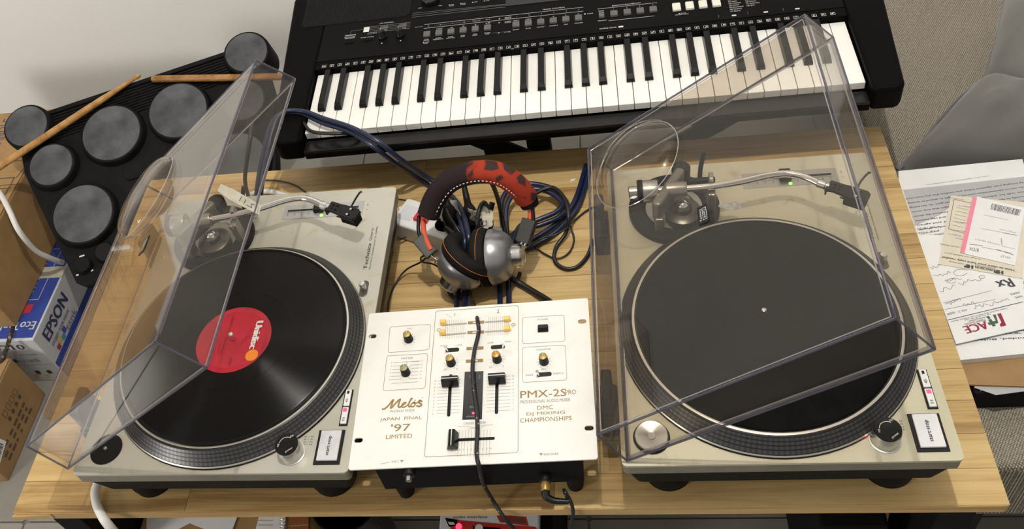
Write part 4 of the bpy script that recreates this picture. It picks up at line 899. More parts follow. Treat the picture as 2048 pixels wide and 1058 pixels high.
# ================================================================== SOFA, PILLOW, PAPERS
SF = empty('sofa', 'beige grey woven sofa beside the table with papers and a pillow on its seat', 'sofa', loc=(.616, .083, FLOOR))
zs = -.08; hs_ = zs - FLOOR
MB().box(0, 1.2, 0, 1.225, hs_-.145, hs_).build('seat', M['weave'], SF, bevel=.012, seg=3)
for a in (.06, 1.1):
    for b_ in (.06, 1.15): MB().prism(circ(a, b_, .022, 12), 0, hs_-.1455).build('leg', M['black'], SF)
def patch(mb, c, bulge, n=18, seed=0, wr=.004, base=.02):
    rd = random.Random(seed); ph = [rd.uniform(0, 6.28) for _ in range(6)]
    P = [Vector(q) for q in c]; o = len(mb.v)
    for sgn in (1, -1):
        for i in range(n+1):
            for j in range(n+1):
                u, v = i/n, j/n; q = P[0].lerp(P[1], u).lerp(P[3].lerp(P[2], u), v)
                e = (1-abs(2*u-1)**3.0)*(1-abs(2*v-1)**3.0); h = bulge*e**.55
                h += wr*e*(math.sin(7*u+9*v+ph[0]) + math.sin(13*u-6*v+ph[1])*.7 + math.sin(19*v+3*u+ph[2])*.4)
                q = q + Vector((0, 0, h if sgn > 0 else -base*e)); mb.v.append(tuple(q))
        b_ = o if sgn > 0 else o + (n+1)**2
        for i in range(n):
            for j in range(n):
                f = (b_+i*(n+1)+j, b_+(i+1)*(n+1)+j, b_+(i+1)*(n+1)+j+1, b_+i*(n+1)+j+1); mb.f.append(f if sgn > 0 else f[::-1]); mb.m.append(0)
PW = empty('throw_pillow', 'grey velvet pillow slumped with a deep crease on the sofa', 'pillow', loc=at(1990, 230, -.075))
inv = PW.matrix_world.inverted()
A_ = lambda u, v, z: inv @ at(u, v, z)
pm = MB(); patch(pm, [A_(1795, 340, -.055), A_(2100, 338, -.045), A_(2170, 225, -.01), A_(1966, 160, -.015)], .075, seed=1, wr=.007)
patch(pm, [A_(1964, 172, -.02), A_(2165, 262, -.012), A_(2190, -30, .0), A_(2012, -22, .0)], .065, seed=4, wr=.006)
po = pm.build('pillow_cover', M['velvet'], PW, smooth=60)
sm_ = MB(); sm_.tube([A_(1795, 340, -.053), A_(1842, 290, -.047), A_(1870, 252, -.037), A_(1920, 196, -.022), A_(1962, 161, -.012)], .0035, 6); sm_.tube([A_(1966, 165, -.016), A_(1985, 105, -.008), A_(2000, 50, .0), A_(2012, -22, .003)], .0035, 6); sm_.build('seam_piping', M['velvet'], PW, smooth=60)
# black case under the papers
bq = at(1958, 817, zs)
BC = empty('black_case', 'flat black case on the sofa seat underneath the stack of papers', 'case', loc=(.63, bq.y, zs))
MB().box(0, .42, 0, .36, 0.0005, .038).build('case_body', M['black_matte'], BC, bevel=.002)
p = Print(.0384); q = at(1936, 757, zs+.038); p.line([(q.x-.63, q.y-bq.y), (q.x-.63+.004, q.y-bq.y-.004), (q.x-.63+.012, q.y-bq.y-.003)], .0008); p.build('corner_mark', [M['print_grey']], BC)
def sheet(name, label, cat, pix, z, m_, th=.0006, kids=None, crop=None):
    """paper outlined by its four corners; its own frame has x along the first edge"""
    P = [at(*q, z) for q in pix]; o = P[0]; ex = (P[1]-P[0]).normalized(); ey = Vector((-ex.y, ex.x, 0))
    Mx = Matrix(((ex.x, ey.x, 0, o.x), (ex.y, ey.y, 0, o.y), (0, 0, 1, z), (0, 0, 0, 1))); E_ = empty(name, label, cat, M4=Mx)
    inv = Mx.inverted(); L_ = [(inv @ q).to_2d() for q in P]
    if L_[2].y < 0: L_ = L_
    MB().prism([tuple(q) for q in L_], -th, 0).build('sheet', m_, E_); return E_, Mx
def pl(Mx, u, v, z=0): q = on(Mx, u, v, z); return q.x, q.y
zc = zs + .0385
# clipboard + sheets, bottom to top
S0, X0 = sheet('brown_folder', 'brown card folder sticking out below the white papers', 'folder', [(1900, 768), (2120, 775), (2120, 560), (1850, 560)], zc+.006, M['cardboard2'], .003)
S1, X1 = sheet('loose_paper', 'folded grey sheet hanging over the front of the black case', 'paper', [(1948, 775), (1992, 790), (2140, 770), (2000, 700)], zc+.0028, M['paper2'])
S1b, X1b = sheet('loose_paper', 'crumpled white sheet corner poking out lowest over the black case', 'paper', [(1960, 782), (1994, 768), (2090, 752), (2000, 735)], zc+.0014, M['paper'])
S2, X2 = sheet('paper_stack', 'thick stack of white papers with bold printed lines underneath the prescription', 'paper', [(1912, 721), (2120, 700), (2110, 560), (1880, 600)], zc+.016, M['paper'], .0095)
p = Print(.0004)
for i, (u, v, t) in enumerate(((2000, 668, 'No. savings or insecurity must follow'), (2003, 678, 'Trinidad, Bulacan'), (2005, 662, 'No. savings or insecurity must')) ): a = pl(X2, u, v); p.text(t, a[0], a[1], .003, .085, 176, 0, .0002)
p.build('printed_text', [M['ink']], S2)
S3, X3 = sheet('printed_form', 'white form with a grey band of upside down text next to the pillow', 'paper', [(1795, 570), (1797, 342), (2045, 318), (2110, 560)], zc+.0185, M['paper'])
p = Print(.0003)
gb_ = [pl(X3, *q) for q in ((1806, 380), (2060, 352), (2085, 470), (1905, 410), (1880, 430), (1830, 452))]; p.poly(gb_, 1, .0002)
a0 = Vector(pl(X3, 1812, 395)); a1 = Vector(pl(X3, 2045, 362)); rot = math.degrees(math.atan2((a0-a1).y, (a0-a1).x))
L_ = ['by bringing your signature below you confirm that you have read', 'The school administration reserves the right to amend in writing', 'You will be informed of any changes in writing', 'personally be liable for any accidents or damages that may occur', 'I hereby acknowledge that I have read and understood the above', 'rules and agree to comply with these rules and regulations', 'and sign with my name. I understand and agree', 'of the college of science and acknowledge these']
for i, t in enumerate(L_):
    f = i/7; a = Vector(pl(X3, 1812+40*f, 395+68*f)).lerp(Vector(pl(X3, 2046+20*f, 368+55*f)), .5); p.text(t, a.x, a.y, .0036, .165, rot, 0, .00015)
a = pl(X3, 1915, 361); p.text('rules and regulations acknowledgment', a[0], a[1], .0028, .09, rot, 2)
for i, (u, v) in enumerate(((1852, 456), (1856, 464), (1862, 471))): a = pl(X3, u, v); p.text(['09-18-20', 'PTR NO.', 'LICENSE NO. 0122471'][i], a[0], a[1], .0032, .024+.006*i, rot); q = pl(X3, u-14, v+5); q2 = pl(X3, u+20, v-2); p.line([q, q2], .0004)
p.build('printed_text', [M['ink'], M['paper2'], M['ink_grey']], S3)
S4, X4 = sheet('printed_page', 'white page of dense small type under the cream envelope at the sofa side', 'paper', [(2000, 655), (2030, 440), (2130, 420), (2130, 690)], zc+.0165, M['paper'])
p = Print(.0003)
for i in range(22): a = pl(X4, 2041+.6*i*.4, 462+9.5*i); p.text('the age of majority and of sound mind', a[0], a[1], .0032, .05, rot-4, 0, .0002)
p.build('printed_text', [M['ink']], S4)
S5, X5 = sheet('prescription_slip', 'white prescription slip with handwriting and a maroon and green logo', 'paper', [(1912, 688), (2056, 656), (2036, 470), (1832, 470)], zc+.0205, M['paper'])
p = Print(.0003); a0, a1 = Vector(pl(X5, 1897, 640)), Vector(pl(X5, 2045, 604)); rot = math.degrees(math.atan2((a0-a1).y, (a0-a1).x)); p.line([a0, a1], .0009)
for (q0, q1, w_) in (((1890, 619), (1990, 599), .0004), ((1887, 606), (1984, 581), .0004)): p.line([pl(X5, *q0), pl(X5, *q1)], w_)
def pt(t, u, v, h, w_, mi=0, bold=0): a = pl(X5, u, v); p.text(t, a[0], a[1], h, w_, rot, mi, bold)
pt('ACE', 1952, 655, .0115, .030, 1, .0006); pt('Malolos Doctors', 1950, 645, .004, .027); pt('Redefining Health', 1956, 638, .003, .025); pt('Capital View Park, Brgy. Bulihan, City of Malolos, Bulacan', 1958, 630, .0026, .075); pt('Tel. No. (044) 760 1234', 1955, 634, .0024, .035)
pt('Rx', 2010, 568, .014, .020, 0, .0006); pt('NAME:', 2037, 594, .003, .010); pt('ADDRESS', 2030, 587, .003, .013); pt('AGE: 21', 1925, 622, .003, .012); pt('GENDER', 1902, 627, .003, .011); pt('DATE:', 1913, 600, .003, .010)
for i, (u, v, w_, n) in enumerate(((1998, 604, .028, 11), (1960, 612, .018, 9), (1938, 609, .016, 7), (1900, 606, .012, 7), (1895, 577, .022, 9), (1940, 562, .030, 11), (1885, 548, .022, 10), (1872, 535, .014, 8), (1905, 560, .022, 9))):
    a = pl(X5, u, v); scribble(p, a[0], a[1], w_, .005, n, 0, .0005, rot, i)
for u, v, r in ((1903, 562, .006), (1921, 545, .009), (1964, 554, .004)): a = pl(X5, u, v); p.line([(a[0]+r*math.cos(R(t)), a[1]+r*.6*math.sin(R(t))) for t in range(0, 340, 20)], .0005)
a = Vector(pl(X5, 1990, 642)); ux = Vector((math.cos(R(rot)), math.sin(R(rot)))); uy = Vector((-ux.y, ux.x))
def lg(pts, mi, z=None): p.poly([tuple(a + ux*q[0]*.001 + uy*q[1]*.001) for q in pts], mi, z)
lg([(-13, -9), (-8, -9), (-6, 4), (-2, 7), (-2, 10), (-9, 10)], 1, .0003); lg([(-6, -9), (-2, -9), (-1, 0), (3, 0), (3, -4), (7, -4), (7, 0), (10, 0), (10, 4), (7, 4), (7, 7), (3, 7), (3, 4), (-2, 4)], 2, .0004); lg([(3, -9), (7, -9), (6, -5), (3, -5)], 2, .0004)
p.build('printed_text', [M['ink'], M['maroon'], M['dkgreen']], S5)
S6, X6 = sheet('clinic_envelope', 'cream clinic envelope with a box of small print lying over the prescription', 'envelope', [(1877, 528), (2045, 557), (2060, 405), (1902, 391)], zc+.0215, M['cream'])
p = Print(.0003); a0, a1 = Vector(pl(X6, 1885, 523)), Vector(pl(X6, 2030, 550)); rot = math.degrees(math.atan2((a0-a1).y, (a0-a1).x))
def pt(t, u, v, h, w_, mi=0, bold=0): a = pl(X6, u, v); p.text(t, a[0], a[1], h, w_, rot, mi, bold)
pt('How to claim your hard copy results?', 1955, 527, .0044, .088, 0, .0002); pt('HP', 1997, 544, .0062, .010, 0, .0008); pt('HP', 1937, 533, .0062, .010, 0, .0008); pt('HI-PRECISION', 1972, 538, .0036, .026, 0, .0002); pt('DIAGNOSTICS', 1970, 534, .0024, .024); pt('For reservations', 1918, 527, .0026, .024); pt('by using this following', 1903, 492, .003, .028); pt('through our website online', 1925, 512, .003, .045)
p.line([pl(X6, *q) for q in ((1908, 399), (1950, 408), (1940, 470), (1897, 458))], .0006, 0, True)
for i in range(6): p.line([pl(X6, 1914-2*i, 415+7*i), pl(X6, 1936-2*i, 420+7*i)], .0004)
for u, v in ((1915, 398), (1930, 413), (1925, 445), (1920, 462), (1910, 470), (1925, 479)): pt('hpd patient id', u, v, .0024, .016)
p.build('printed_text', [M['ink']], S6)
S7, X7 = sheet('receipt', 'white receipt with a pink edge and barcode on top of the cream envelope', 'receipt', [(1920, 505), (2030, 531), (2050, 416), (1954, 393)], zc+.0225, M['paper'])
p = Print(.0003); p.poly([pl(X7, *q) for q in ((1920, 505), (1929, 507), (1954, 396), (1945, 394))], 1)
a0, a1 = Vector(pl(X7, 1930, 500)), Vector(pl(X7, 2026, 522)); rot = math.degrees(math.atan2((a0-a1).y, (a0-a1).x)); rd = random.Random(9)
a0, a1, b0, b1 = [Vector(pl(X7, *q)) for q in ((1981, 419), (2038, 432), (1984, 407), (2043, 420))]; t = 0
while t < .97:
    w_ = rd.uniform(.012, .03); p.poly([tuple(a0.lerp(a1, t)), tuple(a0.lerp(a1, t+w_)), tuple(b0.lerp(b1, t+w_)), tuple(b0.lerp(b1, t))]); t += w_ + rd.uniform(.012, .03)
for q0, q1, w_ in (((1940, 489), (1965, 491), .0006), ((1963, 494), (2026, 507), .0004), ((1994, 499), (2027, 510), .0007), ((2006, 466), (2034, 471), .0004), ((1962, 457), (2030, 470), .0003), ((1968, 430), (2016, 440), .0003), ((2002, 477), (2004, 490), .0006), ((2002, 492), (2030, 498), .0003)): p.line([pl(X7, *q0), pl(X7, *q1)], w_, 0)
def pt(t, u, v, h, w_, mi=0, bold=0): a = pl(X7, u, v); p.text(t, a[0], a[1], h, w_, rot, mi, bold)
pt('B7CW', 1948, 499, .0058, .011, 0); pt('00157', 2011, 514, .0036, .012, 2); pt('PATIENT COPY', 2015, 462, .0022, .02, 2); pt('TOTAL DUE 1', 1975, 484, .0022, .03, 2)
p.build('printed_text', [M['ink'], M['pink'], M['ink_grey']], S7)
# ================================================================== THINGS UNDER THE TABLE
def under_box(name, label, cat, u0, u1, z, y0, y1, m_, bev=.002, z0=FLOOR):
    a, b_ = at(u0, 1036, z), at(u1, 1036, z); E_ = empty(name, label, cat, loc=((a.x+b_.x)/2, (y0+y1)/2, z0)); w_ = (b_.x-a.x)/2
    MB().box(-w_, w_, -(y1-y0)/2, (y1-y0)/2, 0, z-z0).build('body', m_, E_, bevel=bev); return E_, w_, (y1-y0)/2, z-z0
U1, w, d, h = under_box('storage_carton', 'brown carton under the table with papers and a notebook on top', 'box', 288, 622, -.21, .0, .30, M['cardboard'])
MB().box(-w+.001, w-.001, -d+.001, 0, h, h+.002).build('flap', M['cardboard'], U1)
def flat(name, label, cat, pts, z, th, m_):
    P = [at(*q, z) for q in pts]; c = sum(P, Vector())/len(P); E_ = empty(name, label, cat, loc=(c.x, c.y, z-th)); MB().prism([(q.x-c.x, q.y-c.y) for q in P], 0, th).build('sheet', m_, E_); return E_, c
flat('folded_paper', 'white paper lying flat on the carton under the table edge', 'paper', [(293, 1062), (352, 1060), (379, 1046), (430, 1066), (462, 1066), (482, 1012), (293, 1016)], -.2055, .0012, M['paper'])
N1, c = flat('spiral_notebook', 'lined spiral notebook open on the carton under the table', 'notebook', [(508, 1070), (566, 1070), (575, 1010), (524, 1010)], -.2055, .0022, M['paper'])
p = Print(.0026)
for v in (1041, 1050.5, 1060): a, b_ = at(516, v, -.2055), at(546, v, -.2055); p.line([(a.x-c.x, a.y-c.y), (b_.x-c.x, b_.y-c.y)], .0006)
p.build('ruled_line', [M['ink_grey']], N1)
for v in (1034, 1041, 1048, 1055, 1062):
    a = at(570, v, -.2055); r_ = MB().tube([(a.x-c.x+.006*math.cos(R(t))-.002, a.y-c.y, .0012+.0055*math.sin(R(t))) for t in range(0, 361, 30)], .0007, 5, smooth=0); r_.build('spiral_ring', M['steel'], N1, smooth=50)
W1, c = flat('leather_wallet', 'tan stitched leather wallet beside the spiral notebook under the table', 'wallet', [(577, 1075), (617, 1075), (617, 1012), (581, 1012)], -.1985, .009, M['leather'])
p = Print(.0093)
for i in range(9): a = at(583+4*i, 1052-1.0*i*.3, -.1985); p.rect(a.x-c.x-.001, a.x-c.x+.001, a.y-c.y-.0005, a.y-c.y+.0005)
p.build('stitching', [M['tape']], W1)
q = at(684, 1040, -.19); SP = empty('waste_bin', 'black round bin standing on the floor under the table', 'bin', loc=(q.x, .10, FLOOR))
MB().lathe([(.042, 0), (.050, .258), (.052, .262), (.049, .262), (.040, .02), (.0001, .02)], 36, caps=False).build('bin_body', M['black_gloss'], SP, smooth=40)
U2, w, d, h = under_box('product_box', 'white and red product box with a dark picture standing under the table', 'box', 880, 1078, -.20, .012, .20, M['box_white'])
p = Print(h+.0004)
def ub(u, v): q = at(u, v, -.20) - U2.location; return q.x, q.y
p.poly([ub(*q) for q in ((890, 1036), (922, 1041), (1070, 1054), (1110, 1090), (920, 1090))], 0); p.poly([ub(*q) for q in ((890, 1036), (915, 1040), (914, 1052), (898, 1054))], 1, h+.0006); p.poly([ub(*q) for q in ((896, 1044), (908, 1045), (910, 1050), (899, 1050))], 2, h+.0008); p.poly([ub(*q) for q in ((945, 1052), (1000, 1056), (1010, 1075), (950, 1075))], 1, h+.0006)
p.poly([ub(*q) for q in ((992, 1029), (1052, 1034), (1057, 1052), (1000, 1045))], 0); p.poly([ub(*q) for q in ((999, 1032), (1047, 1037), (1051, 1048), (1004, 1043))], 3, h+.0006); p.poly(circ(*ub(958, 1057), .006, 14), 2, h+.0009)
a = ub(940, 1034); p.text('audio interface', a[0], a[1], .004, .05, 0, 3); 
p.build('box_print', [mat('box_red', (.40, .03, .02), .4), M['black_gloss'], M['box_white'], mat('box_brown', (.12, .04, .03), .5)], U2)
MB().lathe([(.0045, 0), (.0045, .002), (.0001, .003)], 12).build('red_light', M['red_led'], U2, loc=(*ub(918, 1054), h+.0008))
U3, w, d, h = under_box('black_toolbox', 'black box standing upright on the floor behind the product box', 'box', 1082, 1106, -.215, .05, .22, M['black_matte'])
U4, w, d, h = under_box('black_bag', 'black storage box on the floor beside a wooden slat under the table', 'box', 1638, 1775, -.17, .045, .30, M['black_matte'], .004)
MB().box(-w+.04, -w+.0405, -d-.0006, -d, 0, h-.004).build('front_seam', M['print_grey'], U4); MB().box(-w+.055, w-.004, -d-.001, -d-.0001, .01, h-.01).build('front_panel', M['black'], U4)
a, b_ = at(1797, 1024, -.06), at(1780, 1062, -.12); WS = MB().tube([a + Vector((.004, .05, -.01)), b_ + Vector((0, 0, -.16))], .009, 4, smooth=0).build('wooden_slat', M['wood_edge'], None); WS.location = (.012, .03, -.02); tag(WS, 'thin wooden slat leaning under the table beside the black box', 'slat')
# ================================================================== POWER STRIP, PLUGS
a, b_ = at(812, 436, .02), at(985, 492, .02); d = (b_-a); ang = math.atan2(d.y, d.x)
PS = empty('power_strip', 'white power strip lying on the table underneath the headphones', 'power strip', loc=((a+b_).x/2, (a+b_).y/2, 0), rz=ang); Lh = d.length/2+.01
MB().prism(rrect(-Lh, Lh, -.027, .027, .005), .0005, .036).build('housing', M['white_plastic'], PS, bevel=.003)
part(MB().prism(rrect(-Lh+.034, -Lh+.058, -.011, .011, .002), .036, .041).build('rocker_switch', M['red_plastic'], PS, bevel=.001), 'red rocker switch')
MB().prism(rrect(-Lh+.006, -Lh+.030, -.014, .014, .002), .036, .0366).build('rating_plate', M['box_white'], PS)
for i in range(3): MB().lathe([(.017, .036), (.017, .0368), (.0155, .0368), (.015, .033), (.0001, .033)], 24).build('socket', M['white_plastic'], PS, smooth=30, loc=(-Lh+.085+.042*i, 0, 0))
def plug(p0, p1, label, tapewr=None, r=.012):
    p0, p1 = Vector(p0), Vector(p1); L_ = (p1-p0).length; E_ = empty('power_plug', label, 'plug', M4=Matrix.Translation(p0) @ (p1-p0).to_track_quat('Z', 'Y').to_matrix().to_4x4())
    MB().lathe([(.0001, 0), (r, .0005), (r*1.05, .018), (r*.75, .028), (r*.45, .034), (.004, L_)], 14).build('plug_body', M['black'], E_, smooth=40)
    if tapewr:
        t_ = MB(); n = 12; 
        t_.add([((r+.003)*math.cos(R(200+18*i))*(1 if k < 2 else .8), (r+.003)*math.sin(R(200+18*i)), zz) for k, zz in enumerate((.012, .036)) for i in range(n)], [(i, i+1, n+i+1, n+i) for i in range(n-1)])
        o = t_.build('masking_tape', M['tape'], E_); s_ = o.modifiers.new('thick', 'SOLIDIFY'); s_.thickness = .0006
    return E_
pz = .037
plug(at(905, 452, pz+.005), at(893, 400, .075), 'black plug wrapped in pale tape in the socket next to the red switch', True)
plug(at(945, 452, pz+.008), at(928, 372, .085), 'black plug with tall cord relief in the middle socket of the strip', False)
plug(at(965, 470, pz+.008), at(985, 405, .07), 'black plug in the last socket of the strip close to the earcups', False, .011)
def tag_paper(name, label, pts, zz, wr):
    P = [at(u, v, z) for (u, v), z in zip(pts, zz)]; c = sum(P, Vector())/4; E_ = empty(name, label, 'tape', loc=c); mb = MB(); rd = random.Random(len(label)); n = 6
    for i in range(n+1):
        for j in range(n+1):
            q = P[0].lerp(P[1], i/n).lerp(P[3].lerp(P[2], i/n), j/n) - c; mb.v.append(tuple(q + Vector((rd.uniform(-1, 1), rd.uniform(-1, 1), rd.uniform(-1, 1)))*.0012))
    for i in range(n):
        for j in range(n): mb.f.append((i*(n+1)+j, (i+1)*(n+1)+j, (i+1)*(n+1)+j+1, i*(n+1)+j+1)); mb.m.append(0)
    o = mb.build('tape_strip', M['tape'], E_, smooth=60); s_ = o.modifiers.new('thick', 'SOLIDIFY'); s_.thickness = .0005
    ex = (P[1]-P[0]).normalized(); ey = (P[3]-P[0]); ey = (ey - ex*ex.dot(ey)).normalized(); ez = ex.cross(ey)
    if ez.z < 0: ez = -ez; ey = -ey
    p = Print(.0018); 
    for l in wr: p.line([(q[0]*.001, q[1]*.001) for q in l], .0010)
    o = p.build('ink_writing', [M['ink']], E_); o.matrix_local = Matrix(((ex.x, ey.x, ez.x, 0), (ex.y, ey.y, ez.y, 0), (ex.z, ey.z, ez.z, 0), (0, 0, 0, 1)))
tag_paper('cable_tag', 'pale tape tag with pointed corner stuck under the headband of the headphones', [(899, 351), (937, 352), (936, 372), (916, 370)], (.13, .13, .12, .122), [[(-8, 0), (-3, 4), (-5, -3), (0, 3)], [(2, -4), (6, 0), (3, 4), (8, 3)], [(9, -3), (12, 3)]])
tag_paper('cable_tag', 'crumpled tape tag with inked letters hanging between the plug and the silver earcup', [(962, 408), (986, 424), (985, 452), (966, 462)], (.095, .09, .08, .075), [[(-7, 6), (-1, 9), (-6, 12)], [(-4, -8), (2, -4), (5, -9), (0, -14), (-5, -11), (-4, -8)]])
tag_paper('cable_tag', 'small tape wrap around the lead in front of the black plug', [(935, 415), (962, 425), (958, 446), (940, 440)], (.07, .07, .06, .06), [[(-5, 3), (4, -3)], [(-2, -5), (5, 4)]])
# ================================================================== HEADPHONES
HP = empty('headphones', 'silver and black headphones with a sleeved orange and brown headband resting on the cables', 'headphones', loc=at(965, 500, 0))
hi = HP.matrix_world.inverted(); hp = lambda u, v, z: hi @ at(u, v, z)
SL = [(857, 430, .100), (868, 400, .120), (890, 370, .142), (920, 352, .156), (955, 344, .162), (990, 346, .160), (1020, 360, .148), (1042, 380, .128), (1053, 396, .112)]
MB().tube([hp(*q) for q in SL], lambda t: .0165, 18, smooth=6, flat=1.0).build('headband_sleeve', M['sleeve'], HP, smooth=60)
sp = spline([hp(u+x, v+y, z+dz) for (u, v, z), (x, y, dz) in zip(SL, ((12, 6, .004), (13, 9, .005), (11, 12, .005), (6, 16, .004), (1, 18, .003), (-3, 19, .003), (-8, 17, .004), (-11, 13, .004), (-12, 8, .004)))], 8)
stc = MB()
for i in range(0, len(sp)-1, 2): stc.tube([sp[i], sp[i].lerp(sp[i+1], .8)], .0008, 4, smooth=0)
stuff(stc.build('seam_stitch', M['print_white'], HP))
MB().tube([hp(1052, 392, .115), hp(1058, 405, .105), hp(1061, 412, .100)], lambda t: .0150-.002*t, 16, smooth=4).build('sleeve_lining', M['black_matte'], HP, smooth=50)
for pts in ([(846, 440, .098), (849, 470, .090), (862, 500, .080)], [(1056, 402, .108), (1061, 425, .096), (1058, 452, .084)]): part(MB().tube([hp(*q) for q in pts], .0038, 8).build('foam_strip', M['orange_foam'], HP, smooth=50), 'orange foam strip of the headband')
for pts in ([(838, 432, .100), (837, 462, .094), (847, 490, .082)], [(1060, 398, .110), (1066, 425, .098), (1066, 450, .088), (1062, 470, .08)]): MB().tube([hp(*q) for q in pts], .0028, 8).build('band_wire', M['black'], HP, smooth=50)
def slider(c, u, v, s1, s2, s3):
    u = (hp(*u)-hp(*c)).normalized(); v = (hp(*v)-hp(*c)); v = (v-u*u.dot(v)).normalized(); w_ = u.cross(v)
    o = MB().box(-s1, s1, -s2, s2, -s3, s3).build('slider_block', mat('slider_grey', (.035, .035, .032), .5), HP, bevel=.0015); c = hp(*c)
    o.matrix_local = Matrix(((u.x, v.x, w_.x, c.x), (u.y, v.y, w_.y, c.y), (u.z, v.z, w_.z, c.z), (0, 0, 0, 1)))
slider((850, 493, .080), (866, 512, .072), (866, 484, .082), .016, .0095, .006); slider((1053, 462, .082), (1044, 490, .070), (1070, 467, .083), .017, .0105, .006)
for pts in ([(858, 508, .074), (880, 525, .062), (902, 541, .046)], [(1047, 478, .074), (1038, 497, .064), (1030, 510, .056)], [(1054, 480, .074), (1046, 500, .062), (1036, 516, .054)]): MB().tube([hp(*q) for q in pts], .0016, 8).build('yoke_rod', M['chrome'], HP, smooth=50)
for pts in ([(866, 510, .068), (873, 518, .064), (870, 526, .058), (882, 531, .055)], [(1036, 490, .07), (1030, 497, .066), (1036, 502, .06)], [(868, 514, .066), (878, 515, .066), (884, 524, .06)]): part(MB().tube([hp(*q) for q in pts], .0009, 5).build('bare_wire', M['copper'], HP, smooth=50), 'bare copper wire at the broken yoke')
def cup(c, ax, s=1.0):
    X = Matrix.Translation(c) @ Vector(ax).normalized().to_track_quat('Z', 'Y').to_matrix().to_4x4()
    o = MB().lathe([(.0001, .034*s), (.018*s, .0335*s), (.029*s, .029*s), (.037*s, .019*s), (.0405*s, .008*s), (.0415*s, .003*s), (.041*s, .0)], 44, X).build('earcup', M['silver_paint'], HP, smooth=50)
    part(MB().lathe([(.0395*s, -.002), (.0425*s, -.004*s), (.0445*s, -.012*s), (.043*s, -.021*s), (.036*s, -.026*s), (.026*s, -.024*s), (.020*s, -.014*s), (.0001, -.012*s)], 40, X).build('ear_cushion', M['cushion'], HP, smooth=60), 'soft black ear cushion')
    part(MB().tube([X @ Vector((.0446*s*math.cos(R(t)), .0446*s*math.sin(R(t)), -.0125*s)) for t in range(0, 361, 12)], .00028, 5, smooth=0).build('orange_piping', M['orange'], HP, smooth=50), 'orange stitching around the cushion')
    part(MB().lathe([(.0165*s, .030*s), (.0165*s, .046*s), (.0150*s, .048*s), (.0145*s, .0472*s), (.0001, .0475*s)], 32, X).build('cup_knob', M['alu'], HP, smooth=35), 'round brushed aluminium cap of the earcup')
cup(hp(983, 514, .052), (1, -.05, .10), .97); cup(hp(930, 524, .056), (-.60, -.35, -.65), .97)
# ================================================================== CABLES
def cable(name, label, pts, r, m_, cat='cable', seg=8, smooth=7, group=None):
    P = [at(*q) for q in pts]; o = Vector((P[0].x, P[0].y, P[0].z)); ob = MB().tube([q-o for q in P], r, seg, smooth=smooth).build(name, m_, None, smooth=60, loc=o)
    return tag(ob, label, cat, group)
r5 = .0040
cable('audio_cable', 'thick blue cable lying uppermost across the lowest white keys down to the headphones', [(520, 400, .05), (530, 330, .10), (556, 235, .139), (600, 222, .139), (650, 238, .139), (705, 256, .138), (760, 286, .128), (800, 318, .09), (840, 345, .035), (880, 372, .012), (915, 405, .045), (930, 440, .075), (938, 480, .080), (936, 540, .03), (930, 600, .02), (928, 640, .05)], r5, M['cable_blue'])
cable('audio_cable', 'thick blue cable running as the lower one of the pair from the keyboard', [(512, 400, .045), (522, 330, .09), (548, 240, .131), (598, 227, .131), (645, 246, .131), (700, 264, .130), (750, 296, .118), (790, 326, .075), (830, 352, .020), (868, 378, .0055), (900, 410, .04), (922, 445, .066), (930, 490, .07), (922, 545, .02), (914, 600, .012), (912, 640, .04)], r5, M['cable_blue'])
cable('power_lead', 'thin black lead curving over the first white keys under the blue cables', [(560, 225, .128), (600, 240, .127), (622, 262, .126), (660, 267, .126), (705, 268, .118), (735, 280, .10), (790, 330, .05)], .0028, M['cable_black'])
cable('audio_cable', 'thick blue cable looping beside the orange end of the headband', [(1172, 330, .006), (1150, 400, .006), (1120, 440, .006), (1080, 470, .006), (1040, 488, .006), (1012, 470, .007), (1003, 430, .012), (1006, 395, .017), (1030, 370, .018), (1070, 368, .015), (1110, 380, .013), (1134, 408, .014), (1120, 432, .016), (1080, 450, .016), (1030, 466, .014), (1000, 520, .008), (1000, 600, .010), (998, 640, .04)], r5, M['cable_blue'])
cable('audio_cable', 'thick blue cable inside the loop leading to the back of the mixer', [(1180, 335, .006), (1160, 405, .006), (1130, 447, .006), (1092, 478, .006), (1050, 497, .006), (1020, 486, .012), (1012, 440, .020), (1016, 405, .025), (1036, 384, .025), (1075, 378, .022), (1108, 390, .021), (1124, 408, .022), (1112, 424, .024), (1075, 440, .024), (1038, 455, .022), (1018, 520, .012), (1018, 600, .010), (1016, 640, .04)], r5, M['cable_blue'])
cable('signal_cable', 'black cord in a wide loop sweeping from the headband to the mixer side', [(1060, 402, .03), (1075, 385, .028), (1105, 375, .028), (1128, 395, .030), (1137, 430, .030), (1132, 465, .012), (1112, 495, .004), (1110, 522, .004), (1130, 537, .004), (1155, 533, .004), (1176, 510, .004), (1185, 480, .004)], .0030, M['cable_black'])
cable('earth_wire', 'thin black wire crossing the blue loop towards the lid', [(1040, 505, .012), (1080, 478, .018), (1110, 470, .016), (1135, 455, .020), (1150, 440, .004), (1175, 420, .003), (1200, 408, .003)], .0014, M['cable_black'])
cable('earth_wire', 'thin black wire making a narrow teardrop below the blue loop', [(1065, 490, .004), (1090, 508, .003), (1115, 517, .003), (1138, 505, .003), (1148, 480, .003), (1142, 455, .010), (1136, 440, .022)], .0014, M['cable_black'])
cable('signal_cable', 'black cord bending down through the middle of the headband', [(935, 358, .150), (955, 354, .152), (980, 362, .140), (995, 395, .09), (1003, 430, .05), (1012, 475, .03)], .0034, M['cable_black'])
cable('signal_cable', 'short black cord hooped over the tape tag', [(955, 480, .06), (955, 440, .085), (960, 415, .095), (968, 405, .095), (975, 415, .09)], .0034, M['cable_black'])
cable('signal_cable', 'black double lead coming out of the taped plug', [(893, 418, .07), (900, 435, .066), (915, 458, .06), (928, 480, .05)], .0024, M['cable_black'])
